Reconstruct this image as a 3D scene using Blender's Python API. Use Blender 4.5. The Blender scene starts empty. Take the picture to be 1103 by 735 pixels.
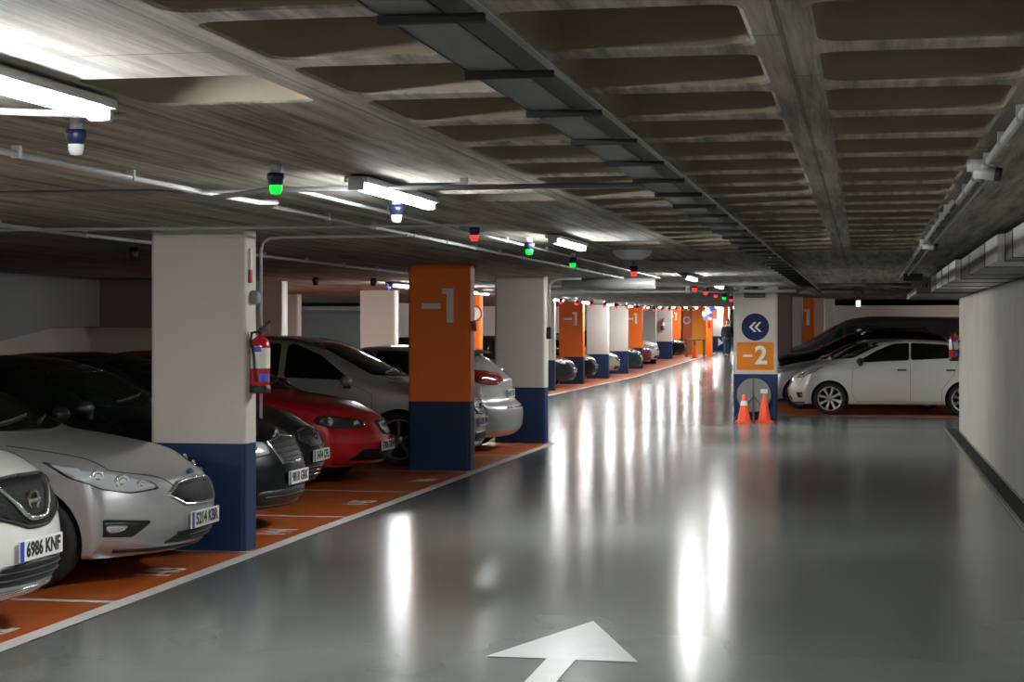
import bpy, bmesh, math, random
from mathutils import Vector, Matrix
from mathutils.bvhtree import BVHTree
from mathutils.geometry import delaunay_2d_cdt
random.seed(7)
R = math.radians
C = bpy.context.scene.collection
H = 1.70                       # camera height
F = 1950.0                     # focal length in pixels of the 1103 wide frame
YAW = R(11.03)
CY, SY = math.cos(YAW), math.sin(YAW)
ZC = 2.45                      # soffit height

def rise(v):                   # the far end of the garage floor climbs gently
    return max(0.0, v - 62.0) * 0.0105

def spot(px, depth):           # picture column + distance -> ground position (u across, v along)
    xc = (px - 551.5) / F * depth
    return (xc * CY - depth * SY, xc * SY + depth * CY)

def on_line(px, v):            # picture column + v -> u
    k = (px - 551.5) / F
    return v * (k * CY - SY) / (CY + k * SY)

# ------------------------------------------------------------------ materials
MATS = {}
def nt(m):
    m.use_nodes = True
    return m.node_tree.nodes, m.node_tree.links

def mat(name, col, rough=.5, metal=0., coat=0., emit=None, strength=0., spec=.5, var=0., vscale=6., bump=0., bscale=60., rvar=0.):
    if name in MATS: return MATS[name]
    m = bpy.data.materials.new(name)
    n, l = nt(m)
    b = n['Principled BSDF']
    b.inputs['Base Color'].default_value = (*col, 1)
    b.inputs['Roughness'].default_value = rough
    b.inputs['Metallic'].default_value = metal
    b.inputs['Coat Weight'].default_value = coat
    b.inputs['Coat Roughness'].default_value = .05
    b.inputs['Specular IOR Level'].default_value = spec
    if emit:
        b.inputs['Emission Color'].default_value = (*emit, 1)
        b.inputs['Emission Strength'].default_value = strength
    if var or bump or rvar:
        tc = n.new('ShaderNodeTexCoord')
    if var or rvar:
        t = n.new('ShaderNodeTexNoise'); t.inputs['Scale'].default_value = vscale; t.inputs['Detail'].default_value = 6
        l.new(tc.outputs['Object'], t.inputs['Vector'])
    if var:
        mx = n.new('ShaderNodeMix'); mx.data_type = 'RGBA'
        mx.inputs[6].default_value = (*[max(0, c * (1 - var)) for c in col], 1)
        mx.inputs[7].default_value = (*[min(1, c * (1 + var)) for c in col], 1)
        l.new(t.outputs['Fac'], mx.inputs[0]); l.new(mx.outputs[2], b.inputs['Base Color'])
    if rvar:
        mr = n.new('ShaderNodeMapRange'); mr.inputs[3].default_value = rough - rvar; mr.inputs[4].default_value = rough + rvar
        mr.inputs[1].default_value = .3; mr.inputs[2].default_value = .7
        l.new(t.outputs['Fac'], mr.inputs[0]); l.new(mr.outputs[0], b.inputs['Roughness'])
    if bump:
        t2 = n.new('ShaderNodeTexNoise'); t2.inputs['Scale'].default_value = bscale; t2.inputs['Detail'].default_value = 5
        bp = n.new('ShaderNodeBump'); bp.inputs['Strength'].default_value = bump; bp.inputs['Distance'].default_value = .01
        l.new(tc.outputs['Object'], t2.inputs['Vector'])
        l.new(t2.outputs['Fac'], bp.inputs['Height']); l.new(bp.outputs['Normal'], b.inputs['Normal'])
    MATS[name] = m
    return m

def floor_material():
    m = bpy.data.materials.new('epoxy_floor'); n, l = nt(m); b = n['Principled BSDF']
    tc = n.new('ShaderNodeTexCoord')
    big = n.new('ShaderNodeTexNoise'); big.inputs['Scale'].default_value = .9; big.inputs['Detail'].default_value = 3; big.inputs['Roughness'].default_value = .5
    mp = n.new('ShaderNodeMapping'); mp.inputs['Scale'].default_value = (.8, .6, 1)
    l.new(tc.outputs['Object'], mp.inputs[0]); l.new(mp.outputs[0], big.inputs['Vector'])
    cr = n.new('ShaderNodeValToRGB')
    cr.color_ramp.elements[0].position = .3; cr.color_ramp.elements[0].color = (.118, .130, .122, 1)
    cr.color_ramp.elements[1].position = .7; cr.color_ramp.elements[1].color = (.172, .182, .168, 1)
    l.new(big.outputs['Fac'], cr.inputs[0])
    sp = n.new('ShaderNodeTexNoise'); sp.inputs['Scale'].default_value = 45; sp.inputs['Detail'].default_value = 3
    l.new(tc.outputs['Object'], sp.inputs['Vector'])
    cr2 = n.new('ShaderNodeValToRGB')
    cr2.color_ramp.elements[0].position = .2; cr2.color_ramp.elements[0].color = (.3, .3, .3, 1)
    cr2.color_ramp.elements[1].position = .25; cr2.color_ramp.elements[1].color = (1, 1, 1, 1)
    l.new(sp.outputs['Fac'], cr2.inputs[0])
    mx = n.new('ShaderNodeMix'); mx.data_type = 'RGBA'; mx.blend_type = 'MULTIPLY'; mx.inputs[0].default_value = 0
    l.new(cr.outputs[0], mx.inputs[6]); l.new(cr2.outputs[0], mx.inputs[7]); l.new(mx.outputs[2], b.inputs['Base Color'])
    mr = n.new('ShaderNodeMapRange'); mr.inputs[1].default_value = .3; mr.inputs[2].default_value = .72
    mr.inputs[3].default_value = .172; mr.inputs[4].default_value = .198
    l.new(big.outputs['Fac'], mr.inputs[0]); l.new(mr.outputs[0], b.inputs['Roughness'])
    b.inputs['Specular IOR Level'].default_value = .20
    bn = n.new('ShaderNodeTexNoise'); bn.inputs['Scale'].default_value = 2.2; bn.inputs['Detail'].default_value = 1
    mb_ = n.new('ShaderNodeMapping'); mb_.inputs['Scale'].default_value = (.35, 1.3, 1); l.new(tc.outputs['Object'], mb_.inputs[0]); l.new(mb_.outputs[0], bn.inputs['Vector'])
    bp = n.new('ShaderNodeBump'); bp.inputs['Strength'].default_value = .04; bp.inputs['Distance'].default_value = .008
    l.new(bn.outputs['Fac'], bp.inputs['Height']); l.new(bp.outputs['Normal'], b.inputs['Normal'])
    return m

def ceiling_material():
    m = bpy.data.materials.new('board_marked_concrete'); n, l = nt(m); b = n['Principled BSDF']
    tc = n.new('ShaderNodeTexCoord')
    mp = n.new('ShaderNodeMapping'); mp.inputs['Scale'].default_value = (7.5, .35, 7.5)
    l.new(tc.outputs['Object'], mp.inputs[0])
    t = n.new('ShaderNodeTexNoise'); t.inputs['Scale'].default_value = 1.6; t.inputs['Detail'].default_value = 9; t.inputs['Roughness'].default_value = .7
    l.new(mp.outputs[0], t.inputs['Vector'])
    br = n.new('ShaderNodeTexBrick')
    mp2 = n.new('ShaderNodeMapping'); mp2.inputs['Rotation'].default_value = (0, 0, R(90)); mp2.inputs['Location'].default_value = (0, .208, 0)
    l.new(tc.outputs['Object'], mp2.inputs[0]); l.new(mp2.outputs[0], br.inputs['Vector'])
    br.inputs['Scale'].default_value = 1.0; br.inputs['Brick Width'].default_value = 2.34; br.inputs['Row Height'].default_value = .748
    br.inputs['Mortar Size'].default_value = .008; br.offset = .33
    br.inputs['Color1'].default_value = (1, 1, 1, 1); br.inputs['Color2'].default_value = (.86, .85, .83, 1); br.inputs['Mortar'].default_value = (.42, .4, .37, 1)
    cr = n.new('ShaderNodeValToRGB')
    cr.color_ramp.elements[0].position = .36; cr.color_ramp.elements[0].color = (.10, .093, .078, 1)
    cr.color_ramp.elements[1].position = .60; cr.color_ramp.elements[1].color = (.37, .35, .305, 1)
    l.new(t.outputs['Fac'], cr.inputs[0])
    mx = n.new('ShaderNodeMix'); mx.data_type = 'RGBA'; mx.blend_type = 'MULTIPLY'; mx.inputs[0].default_value = .9
    l.new(cr.outputs[0], mx.inputs[6]); l.new(br.outputs['Color'], mx.inputs[7]); l.new(mx.outputs[2], b.inputs['Base Color'])
    b.inputs['Roughness'].default_value = .8
    bp = n.new('ShaderNodeBump'); bp.inputs['Strength'].default_value = .5; bp.inputs['Distance'].default_value = .01
    l.new(t.outputs['Fac'], bp.inputs['Height']); l.new(bp.outputs['Normal'], b.inputs['Normal'])
    return m

def mesh_grille_material():
    m = bpy.data.materials.new('honeycomb_grille'); n, l = nt(m); b = n['Principled BSDF']
    tc = n.new('ShaderNodeTexCoord'); v = n.new('ShaderNodeTexVoronoi'); v.inputs['Scale'].default_value = 42; v.feature = 'DISTANCE_TO_EDGE'
    l.new(tc.outputs['Object'], v.inputs['Vector'])
    cr = n.new('ShaderNodeValToRGB')
    cr.color_ramp.elements[0].position = .02; cr.color_ramp.elements[0].color = (.018, .018, .02, 1)
    cr.color_ramp.elements[1].position = .09; cr.color_ramp.elements[1].color = (.004, .004, .004, 1)
    l.new(v.outputs['Distance'], cr.inputs[0]); l.new(cr.outputs[0], b.inputs['Base Color'])
    b.inputs['Roughness'].default_value = .6; b.inputs['Specular IOR Level'].default_value = .2
    MATS['honeycomb'] = m
    return m

M_FLOOR = floor_material(); M_CEIL = ceiling_material(); M_HONEY = mesh_grille_material()
M_ORANGE_FLOOR = mat('orange_bay_paint', (.40, .085, .012), .42, var=.16, vscale=3, rvar=.06)
M_LINE = mat('white_road_paint', (.58, .56, .53), .5, var=.12, vscale=5)
M_LINE_FADED = mat('faded_white_paint', (.42, .42, .41), .32, var=.2, vscale=7)
M_WHITE = mat('cream_wall_paint', (.56, .52, .47), .6, var=.05, vscale=2, bump=.12, bscale=90)
M_PLASTER = mat('rough_white_plaster', (.56, .54, .48), .75, var=.16, vscale=1.4, bump=.6, bscale=26)
M_BLUE = mat('navy_pillar_paint', (.006, .027, .090), .5, spec=.35, var=.1, vscale=3, bump=.1, bscale=90)
M_ORANGE = mat('orange_pillar_paint', (.86, .155, .004), .55, var=.04, vscale=2, bump=.1, bscale=90)
M_SIGNWHITE = mat('sign_white', (.72, .70, .66), .5)
M_GREYWALL = mat('grey_wall_paint', (.25, .255, .255), .7, var=.08, vscale=1.2)
M_TUBE = mat('lamp_tube', (1, 1, 1), .4, emit=(.96, .98, .97), strength=74)
M_LAMPBODY = mat('lamp_housing_plastic', (.45, .46, .47), .4)
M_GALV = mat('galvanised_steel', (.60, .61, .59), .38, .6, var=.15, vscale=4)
M_GALVD = mat('dark_galvanised_steel', (.12, .12, .115), .4, .6, var=.15, vscale=4)
M_TRAY = mat('grey_tray_steel', (.10, .105, .105), .5, .3)
M_DARKSTEEL = mat('dark_steel', (.035, .035, .035), .5, .4)
M_CONDUIT = mat('conduit_plastic', (.38, .385, .38), .4)
M_BLACK = mat('black_plastic', (.012, .012, .013), .45)
M_SOFTBLACK = mat('matt_black', (.006, .006, .006), .8)
M_RUBBER = mat('tyre_rubber', (.014, .014, .015), .8)
M_RIM = mat('alloy_rim', (.46, .46, .47), .3, .9)
M_CHROME = mat('chrome', (.75, .76, .78), .12, 1.)
M_GLASS = mat('dark_car_glass', (.004, .007, .005), .04, 0., spec=.5)
M_GREENGLASS = mat('green_tinted_glass', (.03, .075, .05), .06, 0., spec=.7)
M_LAMP = mat('headlight_glass', (.50, .52, .54), .12, .25, coat=1)
M_LAMPDARK = mat('smoked_headlight', (.05, .052, .055), .08, .3, coat=1)
M_LENS = mat('headlight_lens', (.85, .87, .9), .06, .8, coat=1)
M_REDLAMP = mat('red_tail_glass', (.25, .008, .008), .12, coat=1)
M_PLATE = mat('plate_white', (.70, .70, .68), .4)
M_PLATEBLUE = mat('plate_blue', (.01, .06, .42), .4)
M_INK = mat('plate_ink', (.01, .01, .01), .5)
M_RED = mat('extinguisher_red', (.50, .012, .018), .22, coat=.6)
M_STICKER = mat('sticker_blue', (.04, .14, .62), .4)
M_ZEBRARED = mat('red_sticker', (.5, .03, .03), .45)
M_CONE = mat('cone_orange', (.85, .085, .015), .5)
M_GREEN_LED = mat('green_led_dome', (.0, .3, .02), .4, emit=(.0, 1, .04), strength=.45)
M_RED_LED = mat('red_led_dome', (.3, .0, .0), .4, emit=(1, .03, .02), strength=.6)
M_OFF_LED = mat('milky_dome', (.62, .64, .66), .3)
M_SENSORBLUE = mat('sensor_blue_body', (.008, .016, .06), .4)
M_WOOD = mat('light_wood', (.35, .17, .07), .6)

# ------------------------------------------------------------------ scene helpers
def setp(o, label=None, cat=None, group=None, kind=None):
    if label: o['label'] = label
    if cat: o['category'] = cat
    if group: o['group'] = group
    if kind: o['kind'] = kind
    return o

def thing(name, label, cat, loc=(0, 0, 0), rz=0., group=None):
    o = bpy.data.objects.new(name, None); C.objects.link(o)
    o.location = loc; o.rotation_euler = (0, 0, rz); o.empty_display_size = .1
    return setp(o, label, cat, group)

def link_mesh(name, me, mats, parent=None, loc=None, rot=None):
    o = bpy.data.objects.new(name, me); C.objects.link(o)
    if mats is not None:
        if not isinstance(mats, (list, tuple)): mats = [mats]
        idx = [p.material_index for p in me.polygons]
        me.materials.clear()
        for m in mats: me.materials.append(m)
        if len(mats) > 1: me.polygons.foreach_set('material_index', idx)
    if parent: o.parent = parent
    if loc: o.location = loc
    if rot: o.rotation_euler = rot
    return o

class MB:
    def __init__(s): s.bm = bmesh.new(); s.mi = 0
    def _tag(s, faces, smooth=False):
        for f in faces:
            f.material_index = s.mi; f.smooth = smooth
    def face(s, pts, smooth=False):
        vs = [s.bm.verts.new(p) for p in pts]
        try: f = s.bm.faces.new(vs)
        except ValueError: return
        s._tag([f], smooth)
    def box(s, x0, y0, z0, x1, y1, z1, bevel=0.):
        r = bmesh.ops.create_cube(s.bm, size=1)
        for v in r['verts']:
            v.co = Vector(((x0 + x1) / 2 + v.co.x * (x1 - x0), (y0 + y1) / 2 + v.co.y * (y1 - y0), (z0 + z1) / 2 + v.co.z * (z1 - z0)))
        fs = {f for v in r['verts'] for f in v.link_faces}
        s._tag(fs)
        if bevel:
            es = {e for v in r['verts'] for e in v.link_edges}
            q = bmesh.ops.bevel(s.bm, geom=list(es), offset=bevel, segments=3, affect='EDGES', profile=.5)
            s._tag(q['faces'], True)
        return s
    def loft(s, rings, close=True, cap=True, smooth=True):
        vr = [[s.bm.verts.new(p) for p in ring] for ring in rings]
        n = len(vr[0]); fs = []
        for a, b in zip(vr[:-1], vr[1:]):
            for i in range(n if close else n - 1):
                j = (i + 1) % n
                fs.append(s.bm.faces.new((a[i], a[j], b[j], b[i])))
        s._tag(fs, smooth)
        if cap:
            c = [s.bm.faces.new(list(reversed(vr[0]))), s.bm.faces.new(vr[-1])]
            s._tag(c, False)
        return s
    def cyl(s, p0, p1, r0, r1=None, seg=16, smooth=True):
        p0 = Vector(p0); p1 = Vector(p1); r1 = r0 if r1 is None else r1
        d = (p1 - p0).normalized(); a = d.orthogonal().normalized(); b = d.cross(a)
        ring = lambda p, r: [p + (a * math.cos(t) + b * math.sin(t)) * r for t in [2 * math.pi * i / seg for i in range(seg)]]
        return s.loft([ring(p0, r0), ring(p1, r1)], smooth=smooth)
    def tube(s, pts, r, seg=8):
        pts = [Vector(p) for p in pts]; rings = []
        up = None
        for i, p in enumerate(pts):
            d = (pts[min(i + 1, len(pts) - 1)] - pts[max(i - 1, 0)]).normalized()
            if up is None: up = d.orthogonal().normalized()
            a = (up - d * up.dot(d)).normalized(); up = a; b = d.cross(a)
            rings.append([p + (a * math.cos(t) + b * math.sin(t)) * r for t in [2 * math.pi * k / seg for k in range(seg)]])
        return s.loft(rings)
    def lathe(s, prof, org=(0, 0, 0), axis='Z', seg=32, cap=False):
        rings = []
        for (r, h) in prof:
            ring = []
            for i in range(seg):
                t = 2 * math.pi * i / seg
                if axis == 'Z': q = (r * math.cos(t), r * math.sin(t), h)
                elif axis == 'Y': q = (r * math.cos(t), h, r * math.sin(t))
                else: q = (h, r * math.cos(t), r * math.sin(t))
                ring.append(Vector(org) + Vector(q))
            rings.append(ring)
        return s.loft(rings, cap=cap)
    def prism(s, pts, axis, a, b):
        """closed outline extruded along axis; pts are the two other coordinates in xyz order"""
        def P(q, h):
            return {'X': (h, q[0], q[1]), 'Y': (q[0], h, q[1]), 'Z': (q[0], q[1], h)}[axis]
        return s.loft([[P(q, a) for q in pts], [P(q, b) for q in pts]], smooth=False)
    def build(s, name, m, parent=None, loc=None, rot=None, fix=True, sharp=None):
        if fix: bmesh.ops.recalc_face_normals(s.bm, faces=s.bm.faces)
        me = bpy.data.meshes.new(name); s.bm.to_mesh(me); s.bm.free()
        if sharp: me.set_sharp_from_angle(angle=R(sharp))
        return link_mesh(name, me, m, parent, loc, rot)

def text_object(name, body, size, m, parent=None, loc=(0, 0, 0), rot=(0, 0, 0), extrude=.002, bold=.0, sx=1., align='CENTER'):
    cu = bpy.data.curves.new(name, 'FONT'); cu.body = body; cu.size = size; cu.extrude = extrude; cu.offset = bold
    cu.align_x = align; cu.align_y = 'CENTER'; cu.resolution_u = 3
    t = bpy.data.objects.new(name, cu); C.objects.link(t)
    dg = bpy.context.evaluated_depsgraph_get(); dg.update()
    me = bpy.data.meshes.new_from_object(t.evaluated_get(dg), depsgraph=dg)
    bpy.data.objects.remove(t, do_unlink=True)
    for v in me.vertices: v.co.x *= sx
    return link_mesh(name, me, m, parent, loc, rot)

# ------------------------------------------------------------------ the setting
V0, V1 = -9.0, 150.0
def strip(name, u0, u1, v0, v1, z, m, parent=None, up=True, thick=0.):
    b = MB(); vs = [v0] + [q for q in (62.,) if v0 < q < v1] + [v1]
    for a, c in zip(vs[:-1], vs[1:]):
        b.face([(u0, a, z + rise(a)), (u1, a, z + rise(a)), (u1, c, z + rise(c)), (u0, c, z + rise(c))] if up else
               [(u0, a, z + rise(a)), (u0, c, z + rise(c)), (u1, c, z + rise(c)), (u1, a, z + rise(a))])
    return b.build(name, m, parent, fix=False)

floor = strip('floor', -24, 12, V0, V1, 0, M_FLOOR); setp(floor, kind='structure')
UE = -4.53                                           # white line between bays and aisle
fb = MB()
for (u0, u1, v0, v1) in ((-13.9, UE, V0, 26.3), (-13.9, -7.75, 26.3, 96), (-2.2, 7, 35.0, 47.2)):
    for a, c in ((v0, min(v1, 62)), (62, v1)):
        if c > a: fb.face([(u0, a, .003 + rise(a)), (u1, a, .003 + rise(a)), (u1, c, .003 + rise(c)), (u0, c, .003 + rise(c))])
fb.build('bay_paint', M_ORANGE_FLOOR, floor, fix=False)
strip('edge_line', UE - .02, UE + .10, V0, 26.2, .006, M_LINE, floor)
strip('edge_line', -7.8, -7.7, 26.4, 96, .006, M_LINE, floor)
for v in (2.85, 5.4, 7.95, 10.5, 13.05, 15.6, 18.1, 20.75, 23.5):
    strip('bay_line', -9.6, UE - .02, v - .04, v + .04, .005, M_LINE, floor)
for i in range(24):
    v = 28.6 + 2.72 * i
    strip('bay_line', -13.4, -7.78, v - .04, v + .04, .005, M_LINE, floor)
for v in (35.25, 37.9, 40.6, 43.2):
    strip('bay_line', -2.1, 6.5, v - .04, v + .04, .005, M_LINE_FADED, floor)
# painted arrow pointing up the aisle
ar = MB()
ar.face([(-1.92, 9.14, .004), (-1.60, 9.14, .004), (-1.60, 7.2, .004), (-1.45, 7.2, .004), (-1.45, 9.13, .004), (-1.13, 9.13, .004), (-1.54, 10.36, .004)])
bmesh.ops.triangulate(ar.bm, faces=ar.bm.faces)
ar.build('floor_arrow', mat('worn_arrow_paint', (.36, .37, .37), .3, var=.22, vscale=4, spec=.25), floor)
for k, v in enumerate((6.7, 9.25, 11.85, 14.35, 16.9, 19.5)):
    text_object('bay_number', str(141 + k), .34, M_LINE, floor, (-4.78, v, .006), (0, 0, R(90)), extrude=.0005, bold=.012, sx=.9)
ex = MB(); ex.box(-8, 31.4, .0005, 1.5, 31.46, .002); ex.build('expansion_joint', mat('joint_sealant', (.05, .05, .05), .6), floor)
# drain channel along the foot of the right wall
dr = MB(); dr.box(1.30, V0, 0, 1.335, 31.2, .02); dr.build('kerb_strip', mat('concrete_edge', (.22, .21, .19), .8), floor)
dr = MB(); dr.box(1.335, V0, 0.001, 1.50, 31.2, .006); dr.build('drain_channel', M_SOFTBLACK, floor)

# ceiling: flat soffit with recessed coffers in a real waffle grid
PU, PV, OP = .748, .78, .60
COLS = [-1.33, -.582, .166]                             # coffer centres across the aisle
VC0 = 2.2 - PV * 12
def rounded(cx, cy, hx, hy, r, n=4):
    pts = []
    for (sx, sy, a0) in ((1, 1, 0), (-1, 1, 90), (-1, -1, 180), (1, -1, 270)):
        for i in range(n + 1):
            a = R(a0 + 90 * i / n)
            pts.append((cx + sx * (hx - r) + r * math.cos(a), cy + sy * (hy - r) + r * math.sin(a)))
    return pts
coffers = []
for i in range(0, 33):
    vc = VC0 + PV * i
    if vc > 18.6: break
    for c in COLS: coffers.append((c, vc))
for vc in (5.45, 9.45, 10.25, 15.9, 16.7, 20.2): coffers.append((-2.078, vc))
for i in range(12):
    for c in COLS: coffers.append((c, 35.6 + PV * i))
cb = MB()
us = sorted({-24., 12.} | {round(c + s * PU / 2, 4) for c in COLS for s in (-1, 1)})
cells = {}
def ceil_cell(cu, cv, hx, hy):
    out = [(cu + hx, cv), (cu + hx, cv + hy), (cu, cv + hy), (cu - hx, cv + hy), (cu - hx, cv), (cu - hx, cv - hy), (cu, cv - hy), (cu + hx, cv - hy)]
    inn = rounded(cu, cv, OP / 2, OP / 2 + .025, .07)
    n = len(inn)
    # outer square matched to the inner ring by direction
    def proj(p):
        dx, dy = p[0] - cu, p[1] - cv
        t = max(abs(dx) / hx, abs(dy) / hy)
        return (cu + dx / t, cv + dy / t)
    outer = [proj(p) for p in inn]
    for i in range(n):
        j = (i + 1) % n
        q = [(outer[i][0], outer[i][1], ZC), (outer[j][0], outer[j][1], ZC), (inn[j][0], inn[j][1], ZC), (inn[i][0], inn[i][1], ZC)]
        cb.face(q)
    for sx, sy in ((1, 1), (-1, 1), (-1, -1), (1, -1)):     # fill the corner slivers
        c = (cu + sx * hx, cv + sy * hy)
        near = sorted(range(n), key=lambda k: abs(outer[k][0] - c[0]) + abs(outer[k][1] - c[1]))[:2]
        cb.face([(outer[near[0]][0], outer[near[0]][1], ZC), (outer[near[1]][0], outer[near[1]][1], ZC), (c[0], c[1], ZC)])
    up = rounded(cu, cv, OP / 2 - .012, OP / 2 + .013, .075)
    up2 = rounded(cu, cv, OP / 2 - .05, OP / 2 - .025, .09)
    cb.loft([[(p[0], p[1], ZC) for p in inn], [(p[0], p[1], ZC + .006) for p in up]], cap=False)
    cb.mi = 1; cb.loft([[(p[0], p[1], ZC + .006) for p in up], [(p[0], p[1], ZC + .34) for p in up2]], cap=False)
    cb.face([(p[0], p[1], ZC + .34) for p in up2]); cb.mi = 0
hx, hy = PU / 2, PV / 2
rects = []
for (cu, cv) in coffers:
    ceil_cell(cu, cv, hx, hy); rects.append((cu - hx, cu + hx, cv - hy, cv + hy))
gu = sorted({-24., 12.} | {round(r[0], 4) for r in rects} | {round(r[1], 4) for r in rects})
gv = sorted({V0, 62., V1} | {round(r[2], 4) for r in rects} | {round(r[3], 4) for r in rects})
for a, c in zip(gv[:-1], gv[1:]):
    run = None
    for p, q in zip(gu[:-1], gu[1:]):
        mu, mv = (p + q) / 2, (a + c) / 2
        hit = any(r[0] < mu < r[1] and r[2] < mv < r[3] for r in rects)
        if not hit:
            cb.face([(p, a, ZC + rise(a)), (p, c, ZC + rise(c)), (q, c, ZC + rise(c)), (q, a, ZC + rise(a))])
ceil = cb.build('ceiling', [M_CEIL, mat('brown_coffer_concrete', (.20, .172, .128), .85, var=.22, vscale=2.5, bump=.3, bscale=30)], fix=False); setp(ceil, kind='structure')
bpy.context.view_layer.update()

def wall(name, pts, axis, a, b, m):
    w = MB(); w.prism(pts, axis, a, b); o = w.build(name, m); setp(o, kind='structure'); return o
# right wall, with its end corner at v = 31
w = MB(); w.prism(rounded(0, 0, 1, 1, .04), 'Z', 0, 1); 
for v in w.bm.verts:
    x, y, z = v.co
    v.co = (1.54 + (0 if x < 0 else .24) + (x + 1 if x < 0 else x - 1) * 1., 31.0 + (y - 1 if y > 0 else 0) + (V0 - 31.0 if y < 0 else 0) + (y + 1 if y < 0 else 0), z * 2.19)
setp(w.build('wall_right', M_PLASTER), kind='structure')
wall('wall_right_upper', [(1.79, 2.18), (1.99, 2.18), (1.99, ZC), (1.79, ZC)], 'Y', V0, 31.0, M_PLASTER)
wall('wall_right_rear', [(-.0, 0), (.2, 0), (.2, ZC), (0, ZC)], 'Y', V0, 60, M_WHITE).location.x = 7.6
wall('wall_rear', [(-24, 0), (12, 0), (12, ZC), (-24, ZC)], 'Y', V0 - .2, V0, M_WHITE)
wall('wall_right_back', [(-2.2, 0), (8, 0), (8, 2.28), (-2.2, 2.28)], 'Y', 48.6, 48.8, M_WHITE)
# left: ramp enclosure (lower white wall, grey upper panel with sloping foot)
wall('wall_left', [(-13, 0), (-11.75, 0), (-11.75, ZC), (-13, ZC)], 'Y', V0, 26.2, M_WHITE)
rp = MB(); rp.prism([(V0, -.3), (V0, ZC), (26.0, ZC), (26.0, 1.71), (24.4, 1.70), (19.0, 1.09), (12., .35), (8, -.02)], 'X', -11.75, -11.50)
setp(rp.build('wall_left_ramp', M_GREYWALL), kind='structure')
wall('wall_left_return', [(-13, 0), (-9.96, 0), (-9.96, ZC), (-13, ZC)], 'Y', 26.2, 26.4, M_WHITE)
wall('wall_left_return_upper', [(-11.75, 1.70), (-9.96, 1.70), (-9.96, ZC), (-11.75, ZC)], 'Y', 26.0, 26.2, mat('brown_grey_wall', (.20, .185, .16), .8))
wall('wall_left_back', [(-24, 0), (-13.9, 0), (-13.9, 2.12), (-24, 2.12)], 'Y', 53.0, 53.2, M_GREYWALL)
wall('wall_left_far', [(-14.1, 0), (-13.9, 0), (-13.9, 3.4), (-14.1, 3.4)], 'Y', 53.0, V1, M_WHITE)
wall('wall_left_outer', [(-24, 0), (-23.8, 0), (-23.8, ZC), (-24, ZC)], 'Y', 26, 53.2, M_GREYWALL)
wall('wall_back', [(-14, 0), (0, 0), (0, 3.6), (-14, 3.6)], 'Y', 124.0, 124.2, M_WHITE)
wall('wall_right_far', [(-2.2, 0), (-2.0, 0), (-2.0, 3.4), (-2.2, 3.4)], 'Y', 48.6, 124, M_WHITE)

# ------------------------------------------------------------------ pillars
def pillar(label, v, ur, w=.76, d=.28, color=M_WHITE, base=M_BLUE, number=False, group=None, hb=.82, ztop=None, cat='pillar'):
    t = thing('pillar', label, cat, (ur - w / 2, v, rise(v)), 0, group)
    top = (ZC if ztop is None else ztop)
    b = MB(); ring = rounded(0, d / 2, w / 2, d / 2, .035, 3)
    b.mi = 1; b.prism(ring, 'Z', 0, hb)
    b.mi = 0; b.prism(ring, 'Z', hb, top)
    for f in b.bm.faces: f.smooth = False
    b.build('shaft', [color, base], t)
    if number:
        one = MB(); one.prism([(.035, 1.76), (.115, 1.76), (.115, 2.165), (-.02, 2.165), (-.02, 2.10), (.035, 2.10)], 'Y', -.004, .003)
        # leading dash and numeral one
        one2 = MB(); one2.prism([(-.26, 1.925), (-.03, 1.925), (-.03, 1.99), (-.26, 1.99)], 'Y', -.004, .003)
        for q, nm in ((one, 'numeral'), (one2, 'dash')):
            q.build(nm, M_SIGNWHITE, t, (.06 if nm == 'numeral' else .05, 0, 0))
    return t
UP = -4.60
pillar('nearest cream pillar with navy base carrying a red fire extinguisher', 13.05, UP, number=False)
pillar('nearest orange pillar with white level number above a navy base', 21.0, UP, color=M_ORANGE, number=True)
pillar('cream pillar with navy base just right of the nearest orange pillar', 26.15, UP)
sp_ = pillar('freestanding cream pillar carrying the round arrow sign and level two board', 33.3, -1.57, w=.79, hb=.85)
row2 = [(28.0, -9.24, 0, 'cream pillar behind the silver car roof, right of the nearest pillar'),
        (35.4, -9.3, 0, 'narrow view of cream pillar just left of the nearest orange pillar'),
        (41.2, -8.78, 1, 'orange pillar with round prohibition sign half hidden behind the nearest orange pillar'),
        (48.1, -8.22, 0, 'cream pillar edge peeping out right of the third near pillar'),
        (53.7, -8.29, 2, 'first numbered orange pillar of the far row'),
        (59.5, -8.35, 0, 'left one of two adjoining cream pillars in the far row'),
        (64.8, -8.39, 0, 'right one of two adjoining cream pillars in the far row'),
        (70.2, -8.52, 2, 'second numbered orange pillar of the far row'),
        (76.5, -8.70, 0, 'cream far pillar behind the white far car'),
        (84.0, -8.8, 0, 'cream far pillar with a small red extinguisher'),
        (91.0, -9.1, 2, 'farthest numbered orange pillar beside the orange booth')]
for (v, u, k, lab) in row2:
    pillar(lab, v, u, w=(.95 if v in (76.5, 84.0) else .74), d=.3, color=(M_ORANGE if k else M_WHITE), number=(k == 2))
pillar('slim pale pillar at the left end of the grey back wall', 38.9, spot(312, 40)[0], w=.5, d=.3)
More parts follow.
